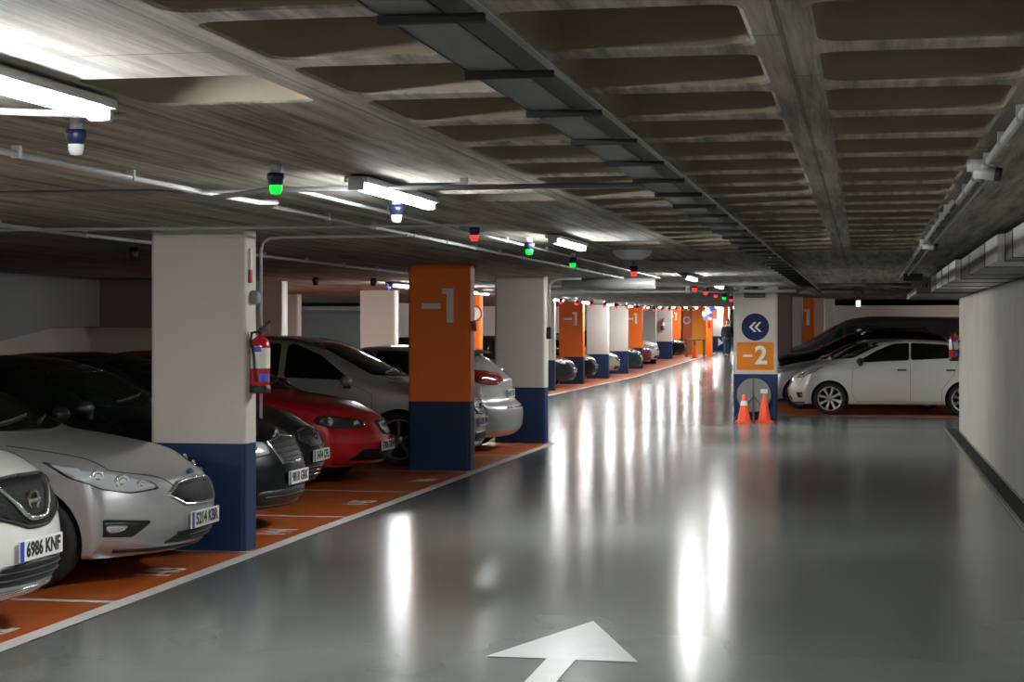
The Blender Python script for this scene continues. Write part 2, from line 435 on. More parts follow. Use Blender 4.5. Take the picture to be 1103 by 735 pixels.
# right-hand bay: pillars behind the parked cars
pillar('dim brown-grey pillar just right of the freestanding pillar', 42.0, on_line(853, 42), w=.75, color=mat('dim_taupe_paint', (.24, .20, .175), .7))
pillar('white pillar left of the small orange pillar on the right', 45.0, on_line(864.5, 45), w=.7)
pillar('small orange pillar with numeral one behind the right-hand cars', 46.2, on_line(877.5, 46.2), w=.8, color=M_ORANGE, number=False)
nm = MB(); nm.prism([(.035, 1.76), (.115, 1.76), (.115, 2.165), (-.02, 2.165), (-.02, 2.10), (.035, 2.10)], 'Y', -.004, .003)
op = [o for o in bpy.data.objects if o.get('label', '').startswith('small orange pillar')][0]
nm.build('numeral', M_SIGNWHITE, op, (.16, 0, 0))
pillar('pale slim pillar right of the small orange pillar', 47.0, on_line(888, 47.0), w=.35, base=M_WHITE)
pillar('pale slim pillar against the back wall of the right bay', 47.9, on_line(899, 47.9), w=.26, base=M_WHITE)

# prohibition sign on the third row-two pillar
t = thing('prohibition_sign', 'round white sign with red ring on the partly hidden orange pillar', 'sign', (spot(499.5, 41)[0], 41.2, 2.03))
b = MB(); b.cyl((0, -.015, 0), (0, 0, 0), .19, seg=32); b.build('plate', M_SIGNWHITE, t)
b = MB(); b.lathe([(.15, -.018), (.15, -.022), (.195, -.022), (.195, -.01)], axis='Y'); b.build('red_ring', M_ZEBRARED, t)

# signs on the freestanding pillar
su = -1.57 - .395
t = thing('direction_sign', 'round navy sign with white double chevron pointing left', 'sign', (su, 33.3, 1.71))
b = MB(); b.cyl((0, -.012, 0), (0, 0, 0), .25, seg=48); b.build('disc', mat('sign_navy', (.006, .016, .075), .6, spec=.25), t)
for dx in (-.055, .04):
    b = MB(); b.prism([(dx - .055, 0), (dx + .035, .09), (dx + .075, .09), (dx - .010, 0), (dx + .075, -.09), (dx + .035, -.09)], 'Y', -.018, -.011)
    b.build('chevron', M_SIGNWHITE, t)
t = thing('level_sign', 'rectangular orange board with white minus two', 'sign', (su, 33.3, 1.18))
b = MB(); b.prism(rounded(0, 0, .335, .255, .02), 'Y', -.012, 0); b.build('board', mat('sign_orange', (.70, .20, .006), .6, spec=.3), t)
b = MB(); b.box(-.22, -.018, -.015, -.05, -.011, .025); b.build('minus_mark', M_SIGNWHITE, t)
text_object('numeral', '2', .46, M_SIGNWHITE, t, (.105, -.014, .0), (R(90), 0, 0), extrude=.003, bold=.012)
t = thing('wall_speaker', 'black oblong box fixed at the top of the freestanding pillar', 'speaker', (su - .0, 33.3, 2.33))
b = MB(); b.box(-.20, -.13, -.085, .18, -.01, .085, .02); b.build('casing', M_BLACK, t)
b = MB(); b.box(-.05, -.03, -.04, .05, .0, .12); b.build('bracket', M_DARKSTEEL, t)
t = thing('round_road_sign', 'grey round metal disc leaning at the foot of the freestanding pillar', 'sign', (su - .02, 33.26, 0))
b = MB(); b.cyl((0, -.07, .47), (0, -.055, .47), .31, seg=40); b.build('disc', mat('zinc_grey', (.22, .23, .225), .45, .5, var=.25, vscale=6), t)
b = MB(); b.box(-.025, -.09, 0, .01, -.06, .78); b.build('post', M_GALVD, t)
for s in (-1, 1):
    b = MB(); b.tube([(0, -.08, .45), (s * .36, -.10, .02)], .012); b.build('leg', M_GALVD, t)
b = MB(); b.box(.12, -.085, .50, .25, -.073, .58, .01); b.build('sticker', M_SIGNWHITE, t)
def cone(label, x, y, band):
    t = thing('traffic_cone', label, 'traffic cone', (x, y, 0), 0, None)
    b = MB(); b.prism(rounded(0, 0, .155, .155, .03), 'Z', 0, .03); b.build('base', M_CONE, t)
    b = MB(); b.lathe([(.12, .03), (.115, .045), (.03, .49), (.022, .5), (.0, .5)], seg=28); b.build('body', M_CONE, t)
    if band:
        b = MB(); b.lathe([(.0695, .30), (.0525, .385)], seg=28); b.build('reflective_band', M_SIGNWHITE, t)
    return t
x, y = spot(801.5, 32.5); cone('orange traffic cone with white band, left at the pillar foot', x, y, True)
x, y = spot(823.5, 32.5); cone('plain orange traffic cone, right at the pillar foot', x, y, False)

# ------------------------------------------------------------------ fire extinguishers
def extinguisher(label, x, y, z, side=1, s=1.):
    t = thing('fire_extinguisher', label, 'fire extinguisher', (x, y, z)); t.scale = (s, s, s)
    b = MB(); b.lathe([(.0, .03), (.068, .03), (.075, .045), (.075, .36), (.066, .405), (.03, .432), (.024, .45), (0, .45)], seg=28); b.build('cylinder', M_RED, t)
    b = MB(); b.lathe([(0, .0), (.078, .0), (.08, .01), (.08, .055), (.076, .06)], seg=28); b.build('foot', M_BLACK, t)
    b = MB(); b.lathe([(.0765, .19), (.0765, .345)], seg=28)
    bmesh.ops.delete(b.bm, geom=[v for v in b.bm.verts if v.co.y > .02], context='VERTS'); b.build('label', M_SIGNWHITE, t)
    b = MB(); b.lathe([(.0775, .09), (.0775, .15)], seg=28)
    bmesh.ops.delete(b.bm, geom=[v for v in b.bm.verts if v.co.y > -.01 or v.co.x < .0], context='VERTS'); b.build('sticker', M_STICKER, t)
    b = MB(); b.lathe([(.0775, .315), (.0775, .35)], seg=28)
    bmesh.ops.delete(b.bm, geom=[v for v in b.bm.verts if v.co.y > -.02 or abs(v.co.x) > .045], context='VERTS'); b.build('sticker', M_STICKER, t)
    b = MB(); b.cyl((0, 0, .445), (0, 0, .48), .018); b.box(-.012, -.012, .475, .075, .012, .49)
    b.prism([(-.01, .49), (.02, .49), (.085, .545), (.075, .555)], 'Y', -.01, .01); b.build('valve_handle', M_BLACK, t)
    b = MB(); b.tube([(-.015, -.01, .47), (-.05, -.05, .46), (-.045, -.082, .40), (-.02, -.088, .28), (-.012, -.088, .14), (0, -.088, .09)], .009); b.build('hose', M_BLACK, t)
    b = MB(); b.box(-side * .095, -.03, .30, -side * .07, .03, .34); b.build('bracket', M_DARKSTEEL, t)
    return t
extinguisher('red fire extinguisher on the side of the nearest cream pillar', UP + .078, 13.17, 1.20)
extinguisher('red fire extinguisher hanging at the end corner of the right wall', 1.54 - .105, 30.6, 1.15, side=-1)
x, y = spot(711, 83.0); extinguisher('tiny red fire extinguisher on a far cream pillar', x, 83.9, rise(84) + 1.35, s=1.05)
# conduit, switch box and red-white strip on the nearest pillar
t = thing('cable_conduit', 'curved pipe dropping down the side of the nearest cream pillar', 'pipe', (UP, 13.33, 0))
b = MB(); b.tube([(.03, .0, 1.0), (.03, 0, 2.28), (.045, 0, 2.35), (.09, 0, 2.385), (.20, 0, 2.395), (1.2, 0, 2.40)], .012); b.build('pipe', M_CONDUIT, t)
t = thing('socket_box', 'round grey junction box on the side of the nearest cream pillar', 'junction box', (UP + .0, 13.20, 1.93))
b = MB(); b.lathe([(0, 0), (.05, 0), (.055, .01), (.052, .05), (.03, .065), (0, .065)], axis='X', seg=24); b.build('box', mat('socket_grey', (.24, .26, .27), .5), t)
t = thing('marker_strip', 'red and white strip above the extinguisher on nearest pillar', 'sign', (UP, 13.12, 2.04))
b = MB(); b.mi = 0; b.box(0, 0, .1, .02, .04, .26); b.mi = 1; b.box(0, 0, 0, .021, .04, .1); b.build('strip', [M_SIGNWHITE, M_ZEBRARED], t)
t = thing('conduit_box', 'tiny dark box on the right side of the nearest orange pillar', 'junction box', (UP, 21.12, 1.72))
b = MB(); b.box(0, -.04, -.06, .05, .04, .06, .008); b.build('box', M_ZEBRARED, t)
t = thing('conduit_box', 'small black box on the right side of the third near pillar', 'junction box', (UP, 26.3, 1.62))
b = MB(); b.box(0, -.06, -.09, .07, .06, .09, .01); b.build('box', M_BLACK, t)
t = thing('cable_conduit', 'pipe down the right side of the third near pillar', 'pipe', (UP, 26.36, 0))
b = MB(); b.tube([(.025, 0, 1.7), (.025, 0, 2.3), (.06, 0, 2.38), (.16, 0, 2.42), (.5, 0, 2.42)], .018); b.build('pipe', M_CONDUIT, t)

# ------------------------------------------------------------------ lamps
def lamp(label, u, v, L=1.5, group='batten lamps under the ceiling', drop=.0):
    z = ZC + rise(v) - drop
    t = thing('ceiling_lamp', label, 'ceiling lamp', (u, v, z), 0, group)
    b = MB(); b.box(-.062, -L / 2, -.045, .062, L / 2, -.012, .008); b.build('housing', M_LAMPBODY, t)
    ring = [(.036 * math.cos(a), -.045 - .034 * math.sin(a)) for a in [math.pi * i / 10 for i in range(11)]]
    b = MB(); b.prism(ring, 'Y', -L / 2 + .02, L / 2 - .02); b.build('diffuser', M_TUBE, t)
    for s in (-1, 1):
        b = MB(); b.box(-.04, s * (L / 2) - .02, -.083, .04, s * (L / 2) + .02, -.02, .01); b.build('end_cap', M_LAMPBODY, t)
        b = MB(); b.box(-.015, s * .4 - .015, -.03, .015, s * .4 + .015, .0); b.build('clip', M_LAMPBODY, t)
    return t
UL = -2.43
near_l = [('lit tube lamp behind the viewpoint over the left aisle', -4.2), ('lit tube lamp overhead just behind the picture edge', .4),
          ('largest lit tube lamp at the upper left edge', 4.75), ('second nearest lit tube lamp above the aisle', 9.25),
          ('third lit tube lamp, above the orange pillar', 14.9), ('fourth lit tube lamp, seen left of the black speaker box', 25.6),
          ('fifth lit tube lamp, close left of the freestanding pillar', 30.6)]
for lab, v in near_l: lamp(lab, UL, v)
lamp('lit lamp peeping between the nearest orange pillar and cream pillar behind', -7.6, 29.4)
lamp('lit lamp on top of the orange pillar with prohibition sign', -7.6, 35.6)
far_lab = 'lit tube lamp in the far line above the parked cars'
for v in (40.6, 45.0, 49.5, 54.4, 59., 63.6, 68.2, 73., 78., 83., 88., 94., 100., 107., 115.):
    lamp(far_lab, -7.6, v, group='far line of lamps')
q = spot(749, 89.5); lamp('added fill lamp in front of the orange booth', q[0], q[1])  # added to brighten the booth
for lab, u, v in (('added fill lamp behind the viewpoint over the middle of the aisle', -.3, -3.0), ('rearmost added fill lamp behind the viewpoint', -.3, -7.0), ('added rear fill lamp behind the viewpoint over the left aisle', UL, -7.6), ('added fill lamp outside the left picture edge over the nearest cars', -7.9, 3.2), ('added fill lamp outside the left picture edge above the cars', -7.9, 8.0)):
    lamp(lab, u, v)  # unseen lamps, added to lift the light on walls, pillars and cars
for u, v in ((-12.2, 33.), (-17.5, 41.), (-18., 48.)): lamp('lamp lighting the grey back wall at left', u, v, group='lamps before the back wall')
lamp('added fill lamp above the far right parked cars', 4.6, 45.8)  # added to brighten the right bay
lamp('added fill lamp above right bay, hidden behind the wall end', 4.4, 33.6)  # unseen, also added for brightness in the right bay
# unlit oval fitting
x, y = spot(681, 17.6)
t = thing('oval_ceiling_light', 'unlit white oval ceiling light over the aisle', 'ceiling light', (x, y, ZC))
b = MB(); b.lathe([(0, -.09), (.10, -.085), (.17, -.05), (.19, -.015), (.19, 0)], seg=32); o = b.build('shade', M_OFF_LED, t)
# dome camera and round detectors
def detector(label, x, y, zt=ZC):
    t = thing('smoke_detector', label, 'detector', (x, y, zt))
    b = MB(); b.lathe([(.0, 0), (.05, 0), (.05, -.02), (0, -.02)], seg=20); b.build('base', M_OFF_LED, t)
    b = MB(); b.lathe([(.035, -.02), (.045, -.04), (.03, -.06), (0, -.065)], seg=20); b.build('head', M_OFF_LED, t)

# bay sensors with coloured domes
def sensor(label, px, depth, led, zt=ZC, s=1.):
    x, y = spot(px, depth)
    t = thing('bay_sensor', label, 'parking sensor', (x, y, zt + rise(y)), 0, None); t.scale = (s, s, s)
    b = MB(); b.lathe([(0, 0), (.03, 0), (.03, -.05), (0, -.05)], seg=20); b.build('mount', M_LAMPBODY, t)
    b = MB(); b.lathe([(0, -.045), (.046, -.05), (.048, -.075), (.036, -.115), (0, -.115)], seg=24); b.build('body', M_SENSORBLUE, t)
    b = MB(); b.lathe([(.036, -.113), (.034, -.14), (.026, -.16), (0, -.165)], seg=24); b.build('dome', led, t)
    return t
sensor('unlit sensor with milky dome below the nearest lamp', 82, 6.5, M_OFF_LED, s=.8)
sensor('nearest green-lit bay sensor', 297, 8.3, M_GREEN_LED, s=.85)
sensor('unlit sensor beneath the second lamp', 427, 10.4, M_OFF_LED, s=.9)
sensor('red-lit sensor nearest to the camera', 511, 12.8, M_RED_LED, s=.85)
sensor('second green-lit sensor, with white reflection', 570, 15.0, M_GREEN_LED, s=.9)
sensor('third green-lit sensor, right below the third lamp', 617, 18.2, M_GREEN_LED, s=.9)
sensor('red-lit sensor below the oval ceiling light', 683, 20.6, M_RED_LED)
for k, (px, d, c) in enumerate(((748, 28.6, M_RED_LED), (760, 31.8, M_RED_LED), (771, 34.6, M_RED_LED), (780, 37.2, M_GREEN_LED), (787.5, 40, M_RED_LED))):
    sensor(['red sensor right of the fourth lamp', 'red sensor left of the fifth lamp', 'red sensor right of the fifth lamp', 'green sensor close left of the freestanding pillar top', 'red sensor touching the edge of the freestanding pillar'][k], px, d, c, s=1.1)
for k in range(18):
    v = 42.8 + 2.45 * k
    u = -7.15
    xc, yc = u * CY + v * SY, -u * SY + v * CY
    c = M_GREEN_LED if k in (13,) else M_RED_LED
    t = sensor('red sensor light in the far line under the ceiling' if c is M_RED_LED else 'single green sensor light in the far line', 551.5 + F * xc / yc, yc, c, s=1.15)
    t['group'] = 'far line of sensor lights'
for px, d in ((340, 27), (402, 27.5), (418, 30)):
    x, y = spot(px, d)
    t = thing('bay_sensor', {340: 'dark sensor left of centre over the silver car roof', 402: 'navy sensor over the silver car, left of orange pillar', 418: 'navy sensor close against the orange pillar top'}[px], 'parking sensor', (x, y, ZC))
    b = MB(); b.lathe([(0, 0), (.045, 0), (.05, -.06), (.035, -.12), (0, -.12)], seg=20); b.build('body', M_SENSORBLUE, t)
x, y = spot(144, 16.9)
t = thing('bay_sensor', 'small black sensor left of the nearest pillar top', 'parking sensor', (x, y, ZC))
b = MB(); b.lathe([(0, 0), (.04, 0), (.045, -.06), (.03, -.11), (0, -.11)], seg=20); b.build('body', M_BLACK, t)

# ------------------------------------------------------------------ pipes under the ceiling
def pipe(label, pts, r, m=M_CONDUIT, clips=None, name='ceiling_conduit'):
    t = thing(name, label, 'pipe', pts[0])
    b = MB(); b.tube([tuple(Vector(p) - Vector(pts[0])) for p in pts], r, 10); b.build('pipe', m, t)
    if clips:
        for a, c in zip(pts[:-1], pts[1:]):
            a = Vector(a); c = Vector(c); L = (c - a).length; n = int(L / clips)
            for i in range(1, n + 1):
                p = a + (c - a) * (i / (n + 1)) - Vector(pts[0])
                b = MB(); b.box(p.x - r * 1.35, p.y - r * .7, p.z - r * 1.2, p.x + r * 1.35, p.y + r * .7, ZC - pts[0][2]); b.build('clip', m, t)
    return t
zt = ZC - .035
pipe('long pale conduit running along the aisle left of the lamps', [(-3.43, 1, zt), (-3.43, 9.3, zt), (-3.3, 9.6, zt - .02), (-3.3, 9.9, zt), (-3.43, 10.2, zt), (-3.43, 26, zt)], .014, clips=1.2)
pipe('far left conduit running along the ceiling beyond the cars', [(-5.9, 6, zt), (-5.9, 30, zt)], .016, clips=1.5)
pipe('dark double conduit crossing the ceiling before the second lamp', [(-9, 8.75, zt - .01), (-3.6, 8.85, zt - .01), (-3.3, 8.85, zt - .05), (-3.0, 8.85, zt - .01), (-.95, 8.9, zt - .01)], .014, mat('grey_conduit', (.10, .10, .10), .5), clips=1.3)
pipe('second thin conduit crossing beside the dark double conduit', [(-9, 8.95, zt), (-.95, 9.05, zt)], .009, M_CONDUIT)
pipe('thin conduit crossing the ceiling just before the nearest pillar', [(-11, 12.3, zt), (-2.5, 12.3, zt)], .012, clips=1.4)
pipe('pale conduit stub joining the nearest sensor', [(-3.6, 5.1, zt), (-2.45, 5.75, zt)], .012)
pipe('conduit running beside the second lamp', [(-2.9, 9.0, zt), (-2.9, 26.0, zt)], .010, clips=2)
pipe('thick grey pipe with dark open end leaving the third near pillar', [(-4.4, 26.5, ZC - .10), (-3.02, 26.5, ZC - .10)], .085, mat('grey_pvc', (.22, .22, .21), .4), name='drain_pipe')
pipe('pale crossing conduit beyond the thick pipe', [(-3.1, 27.6, ZC - .09), (-1.6, 27.6, ZC - .09), (-1.2, 27.6, ZC - .08)], .03, clips=.9)
pipe('upper pale crossing conduit ending at the freestanding pillar', [(-7, 29.8, ZC - .05), (-1.2, 29.8, ZC - .05)], .028, clips=1.1)
pipe('lower pale crossing conduit before the freestanding pillar', [(-7, 32.6, ZC - .10), (-1.2, 32.6, ZC - .10)], .03, clips=1.1)
pipe('white conduit on the right edge of the coffers', [(.52, 2, zt), (.52, 10.6, zt)], .016, M_CONDUIT, clips=.9)
pipe('twin conduit beside the right coffer edge', [(.49, 10.6, zt), (.49, 26.2, zt)], .013, M_CONDUIT, clips=.78)
pipe('outer conduit beside the right coffer edge', [(.575, 9., zt), (.575, 26.2, zt)], .011, M_CONDUIT)
pipe('dark pipe hanging from the ceiling beyond the central rib', [(-.10, 28.8, ZC - .12), (-.10, 33.8, ZC - .12)], .06, M_DARKSTEEL, clips=4, name='drain_pipe')
pipe('dark pipe crossing behind the coffers on the right', [(-.72, 28.6, ZC - .09), (.7, 28.6, ZC - .09)], .03, M_GALVD, clips=1, name='drain_pipe')
pipe('second dark pipe crossing further behind the coffers', [(-1.2, 34.2, ZC - .09), (7, 34.2, ZC - .09)], .07, M_GALVD, clips=2, name='drain_pipe')
pipe('pale pipe along the top of the grey back wall', [(-20, 52.5, 2.28), (-14, 52.5, 2.28)], .07, M_CONDUIT, name='drain_pipe')
# white dome camera on the conduits
def dome_camera(label, px, depth):
    x, y = spot(px, depth)
    t = thing('security_camera', label, 'camera', (x, y, ZC))
    b = MB(); b.lathe([(0, 0), (.05, 0), (.05, -.05), (0, -.05)], seg=20); b.build('base', M_OFF_LED, t)
    b = MB(); b.cyl((-.02, 0, -.05), (.07, -.01, -.065), .030); b.build('barrel', M_OFF_LED, t)
    b = MB(); b.cyl((.07, -.01, -.065), (.10, -.013, -.07), .032); b.build('lens', M_BLACK, t)
dome_camera('white bullet camera on the right-hand ceiling conduits', 1054, 8.1)
dome_camera('further white camera where the right-hand conduits glint', 997, 15.4)
x, y = spot(981, 24.5)
t = thing('dark_ceiling_camera', 'small dark device at the far end of the right conduits', 'camera', (x, y, ZC))
b = MB(); b.box(-.10, -.06, -.12, .16, .06, -.02, .01); b.build('casing', M_BLACK, t)
b = MB(); b.box(-.02, -.02, -.05, .02, .02, 0); b.build('bracket', M_DARKSTEEL, t)
x, y = spot(924.5, 41.5)
t = thing('exit_light', 'small white lit box under the ceiling of the right bay', 'lamp', (x, y, ZC))
b = MB(); b.box(-.05, -.05, -.27, .05, .05, -.13, .01); b.build('diffuser', mat('small_lamp', (1, 1, 1), .4, emit=(.9, .95, 1), strength=.6), t)
b = MB(); b.box(-.02, -.02, -.13, .02, .02, 0); b.build('stem', M_DARKSTEEL, t)

# cable tray along the aisle
t = thing('cable_tray', 'long dark steel cable tray running the length of the coffered ceiling', 'cable tray', (-.85, 0, 0))
b = MB(); z0 = 2.30
b.box(-.065, V0 + 1, z0, .065, 33.5, z0 + .006)
b.box(.060, V0 + 1, z0, .066, 33.5, z0 + .055); b.box(-.066, V0 + 1, z0, -.060, 33.5, z0 + .055)
b.build('channel', M_TRAY, t)
b = MB(); b.box(.060, V0 + 1, z0 + .052, .085, 33.5, z0 + .058); b.build('lip', M_GALV, t)
b = MB()
for k, (dx, rr) in enumerate(((-.04, .014), (-.008, .018), (.03, .012))): b.tube([(dx, V0 + 1, z0 + .006 + rr), (dx, 33.5, z0 + .006 + rr)], rr, 8)
b.build('cable', M_SOFTBLACK, t)
for i in range(44):
    v = VC0 + PV * (i + .5)
    if v > 33: break
    b = MB(); b.box(-.070, v - .009, z0 - .018, .140, v + .009, z0 - .001)
    b.box(-.05, v - .01, z0 + .04, -.04, v + .01, ZC)
    b.build('bracket', M_SOFTBLACK, t)

# ventilation duct over the right wall
t = thing('ventilation_duct', 'galvanised rectangular air duct above the right wall', 'duct', (1.04, 0, 2.205))
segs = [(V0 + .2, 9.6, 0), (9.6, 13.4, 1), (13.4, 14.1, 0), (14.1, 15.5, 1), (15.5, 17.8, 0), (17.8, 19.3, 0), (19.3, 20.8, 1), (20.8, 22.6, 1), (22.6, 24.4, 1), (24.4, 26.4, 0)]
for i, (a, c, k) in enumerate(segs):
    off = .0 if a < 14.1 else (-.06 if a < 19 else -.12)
    b = MB(); b.box(off, a, 0, .70, c, .20); b.build('duct_section', M_GALV if k else M_GALVD, t)  # bright and dark steel paint alternating reflections into the sections
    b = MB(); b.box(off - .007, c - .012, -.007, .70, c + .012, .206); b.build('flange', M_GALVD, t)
for a in (2, 8, 14.5, 20, 25):
    for x in (.1, .5):
        b = MB(); b.box(x, a, .19, x + .03, a + .03, .245); b.build('hanger', M_DARKSTEEL, t)
t = thing('ventilation_duct', 'flat pale duct continuing past the end of the right wall', 'duct', (1.3, 0, 2.2))
b = MB(); b.box(-.55, 27.5, .0, .9, 33.4, .10); b.build('duct_section', M_GALVD, t)
b = MB(); b.box(-.56, 27.5, .02, -.53, 33.4, .04); b.build('seam', M_GALV, t)
b = MB(); 
for a in (28, 31, 33): b.box(-.3, a, .09, -.27, a + .03, .25)
b.build('hanger', M_DARKSTEEL, t)

# ------------------------------------------------------------------ cars
def lerp_list(L, x):
    if x <= L[0][0]: return L[0][1]
    for (a, b), (c, d) in zip(L[:-1], L[1:]):
        if x <= c: return b + (d - b) * (x - a) / (c - a)
    return L[-1][1]

class Body:
    def __init__(s, sp, fine=True):
        s.sp = sp; L, W = sp['L'], sp['W']; hwm = W / 2
        zb = sp['zb']; belt = lambda x: lerp_list(sp['belt'], x)
        step = .06 if fine else .10
        nx = int(L / step); ny = int(W / (step * 1.3)) // 2 * 2; nz = int(1.2 / step)
        def top(x, b):
            wr = lerp_list(sp['wrap'], x)
            ab = abs(b)
            return lerp_list(sp['top'], x - wr * ab ** 2.4) - sp['crown'] * ab ** 2 - sp['shoulder'] * ab ** 7
        zr = sp['H'] - .05
        def hw(x, z):
            w = hwm * lerp_list(sp['plan'], x); bz = belt(x)
            zm = .58
            if z < zm: f = 1 - .055 * ((zm - z) / (zm - zb)) ** 2
            elif z < bz: f = 1 - .035 * ((z - zm) / max(.05, bz - zm)) ** 2
            else: f = .965 - sp['tumble'] * ((z - bz) / (zr - bz)) ** 1.15
            # shoulder crease and rocker crease
            f += .012 * math.exp(-((z - (bz - .10)) / .03) ** 2)
            for wx in (sp['fo'], sp['fo'] + sp['wb']):
                d = math.hypot(x - wx, z - sp['wr']) - sp['wr'] - .03
                f += .016 * math.exp(-(d / .07) ** 2)
            return w * f
        fw, rw = sp.get('fdecay', .75), sp.get('rdecay', .6)
        def pos(a, b, c):
            x0 = a * L
            ze = top(x0, 1.)
            if abs(b) > .9999: z = zb + c * (ze - zb); y = b * hw(x0, z)
            elif c > .9999: z = top(x0, b); y = b * hw(x0, ze)
            elif c < .0001: z = zb; y = b * hw(x0, zb)
            else: z = zb + c * (top(x0, b) - zb); y = b * hw(x0, zb + c * (ze - zb))
            wf = max(0, 1 - x0 / fw) ** 2; wrr = max(0, 1 - (L - x0) / rw) ** 2
            x = x0 + wf * (sp['fsweep'] * abs(b) ** sp.get('fpow', 2.6) + lerp_list(sp['fprof'], z)) - wrr * (sp['rsweep'] * abs(b) ** 3 + lerp_list(sp['rprof'], z))
            return Vector((L / 2 - x, y, z))
        bm = bmesh.new(); cache = {}
        def V(i, j, k):
            key = (i, j, k)
            if key not in cache: cache[key] = bm.verts.new(pos(i / nx, -1 + 2 * j / ny, k / nz))
            return cache[key]
        for i in range(nx):
            for j in range(ny):
                bm.faces.new((V(i, j, nz), V(i + 1, j, nz), V(i + 1, j + 1, nz), V(i, j + 1, nz)))
                bm.faces.new((V(i, j, 0), V(i, j + 1, 0), V(i + 1, j + 1, 0), V(i + 1, j, 0)))
            for k in range(nz):
                bm.faces.new((V(i, 0, k), V(i + 1, 0, k), V(i + 1, 0, k + 1), V(i, 0, k + 1)))
                bm.faces.new((V(i, ny, k), V(i, ny, k + 1), V(i + 1, ny, k + 1), V(i + 1, ny, k)))
        for j in range(ny):
            for k in range(nz):
                bm.faces.new((V(0, j, k), V(0, j, k + 1), V(0, j + 1, k + 1), V(0, j + 1, k)))
                bm.faces.new((V(nx, j, k), V(nx, j + 1, k), V(nx, j + 1, k + 1), V(nx, j, k + 1)))
        for _ in range(3 if fine else 1): bmesh.ops.smooth_vert(bm, verts=bm.verts, factor=.5, use_axis_x=True, use_axis_y=True, use_axis_z=True)
        bmesh.ops.recalc_face_normals(bm, faces=bm.faces)
        if fine: bmesh.ops.subdivide_edges(bm, edges=bm.edges, cuts=1, use_grid_fill=True, smooth=.6)
        for f in bm.faces: f.smooth = True
        s.me = bpy.data.meshes.new('body'); bm.to_mesh(s.me)
        s.bvh = BVHTree.FromBMesh(bm); bm.free()
        s.L = L
    def P(s, p):       # authoring coords (distance from nose, y, z) -> local
        return Vector((s.L / 2 - p[0], p[1], p[2]))
    def hit(s, p, d):
        r = s.bvh.ray_cast(p - d * 3.0, d)
        return r[0], r[1]

def patch(B, pts, d, name, m, parent, off=.004, skirt=.012, res=.035, curve=True):
    d = Vector(d).normalized(); e1 = d.cross(Vector((0, 0, 1))).normalized(); e2 = e1.cross(d)
    P3 = [B.P(p) for p in pts]; org = P3[0]
    q = [((p - org).dot(e1), (p - org).dot(e2)) for p in P3]
    bd = []
    n = len(q)
    for i in range(n):
        a, b = Vector(q[i]), Vector(q[(i + 1) % n]); k = max(1, int((b - a).length / res))
        for t in range(k): bd.append(a + (b - a) * t / k)
    if curve:                       # soften the corners
        bd = [(bd[i - 1] + bd[i] * 2 + bd[(i + 1) % len(bd)]) / 4 for i in range(len(bd))]
    nb = len(bd); x0 = min(p.x for p in bd); x1 = max(p.x for p in bd); y0 = min(p.y for p in bd); y1 = max(p.y for p in bd)
    def inside(p):
        c = False
        for i in range(nb):
            a, b = bd[i], bd[i - 1]
            if (a.y > p.y) != (b.y > p.y) and p.x < (b.x - a.x) * (p.y - a.y) / (b.y - a.y) + a.x: c = not c
        return c
    pts2 = list(bd); x = x0 + res / 2
    while x < x1:
        y = y0 + res / 2
        while y < y1:
            p = Vector((x, y))
            if inside(p) and min((p - b).length for b in bd) > res * .35: pts2.append(p)
            y += res
        x += res
    r = delaunay_2d_cdt(pts2, [(i, (i + 1) % nb) for i in range(nb)], [list(range(nb))], 1, 1e-5)
    vs, faces, orig = r[0], r[2], r[3]
    bm = bmesh.new(); V = []
    for v in vs:
        p = org + e1 * v.x + e2 * v.y; h, nn = B.hit(p, d)
        if h is None: V.append(None); continue
        if nn.dot(d) > 0: nn = -nn
        w = bm.verts.new(h + nn * off); V.append(w)
        w.normal = nn
    nrm = {w: w.normal.copy() for w in V if w}
    for f in faces:
        ff = [V[i] for i in f]
        if None in ff: continue
        try: bm.faces.new(ff).smooth = True
        except ValueError: pass
    if skirt:
        for e in [e for e in bm.edges if len(e.link_faces) == 1]:
            a, b = e.verts
            c1 = bm.verts.new(a.co - nrm[a] * skirt); c2 = bm.verts.new(b.co - nrm[b] * skirt)
            bm.faces.new((a, b, c2, c1))
    lone = [v for v in bm.verts if not v.link_faces]
    bmesh.ops.delete(bm, geom=lone, context='VERTS')
    bmesh.ops.recalc_face_normals(bm, faces=bm.faces)
    up = sum((f.normal.dot(d) * f.calc_area() for f in bm.faces))
    if up > 0: bmesh.ops.reverse_faces(bm, faces=bm.faces)
    me = bpy.data.meshes.new(name); bm.to_mesh(me); bm.free()
    if len(me.vertices) == 0: return None
    return link_mesh(name, me, m, parent)

def ribbon(B, pts, d, name, m, parent, w=.006, off=.002, closed=False, raise_=None, mb=None):
    """raised strip following the bodywork along a polyline; round bead section"""
    d = Vector(d).normalized(); P3 = [B.P(p) for p in pts]
    if closed: P3.append(P3[0])
    S = []
    for a, b in zip(P3[:-1], P3[1:]):
        k = max(1, int((b - a).length / .03))
        for t in range(k): S.append(a + (b - a) * t / k)
    S.append(P3[-1])
    H_ = [B.hit(p, d) for p in S]; H_ = [(h, n if n.dot(d) < 0 else -n) for h, n in H_ if h is not None]
    if len(H_) < 2: return None
    own = mb is None; mb = mb or MB(); rr = raise_ or .0015; rings = []
    for i, (h, n) in enumerate(H_):
        tg = (H_[min(i + 1, len(H_) - 1)][0] - H_[max(i - 1, 0)][0])
        if tg.length < 1e-6: continue
        tg.normalize(); sd = tg.cross(n).normalized()
        rings.append([h - sd * w / 2 - n * .004, h - sd * w * .35 + n * (off + rr), h + sd * w * .35 + n * (off + rr), h + sd * w / 2 - n * .004])
    if len(rings) < 2: return None
    mb.loft(rings)
    if own: return mb.build(name, m, parent)
    return mb

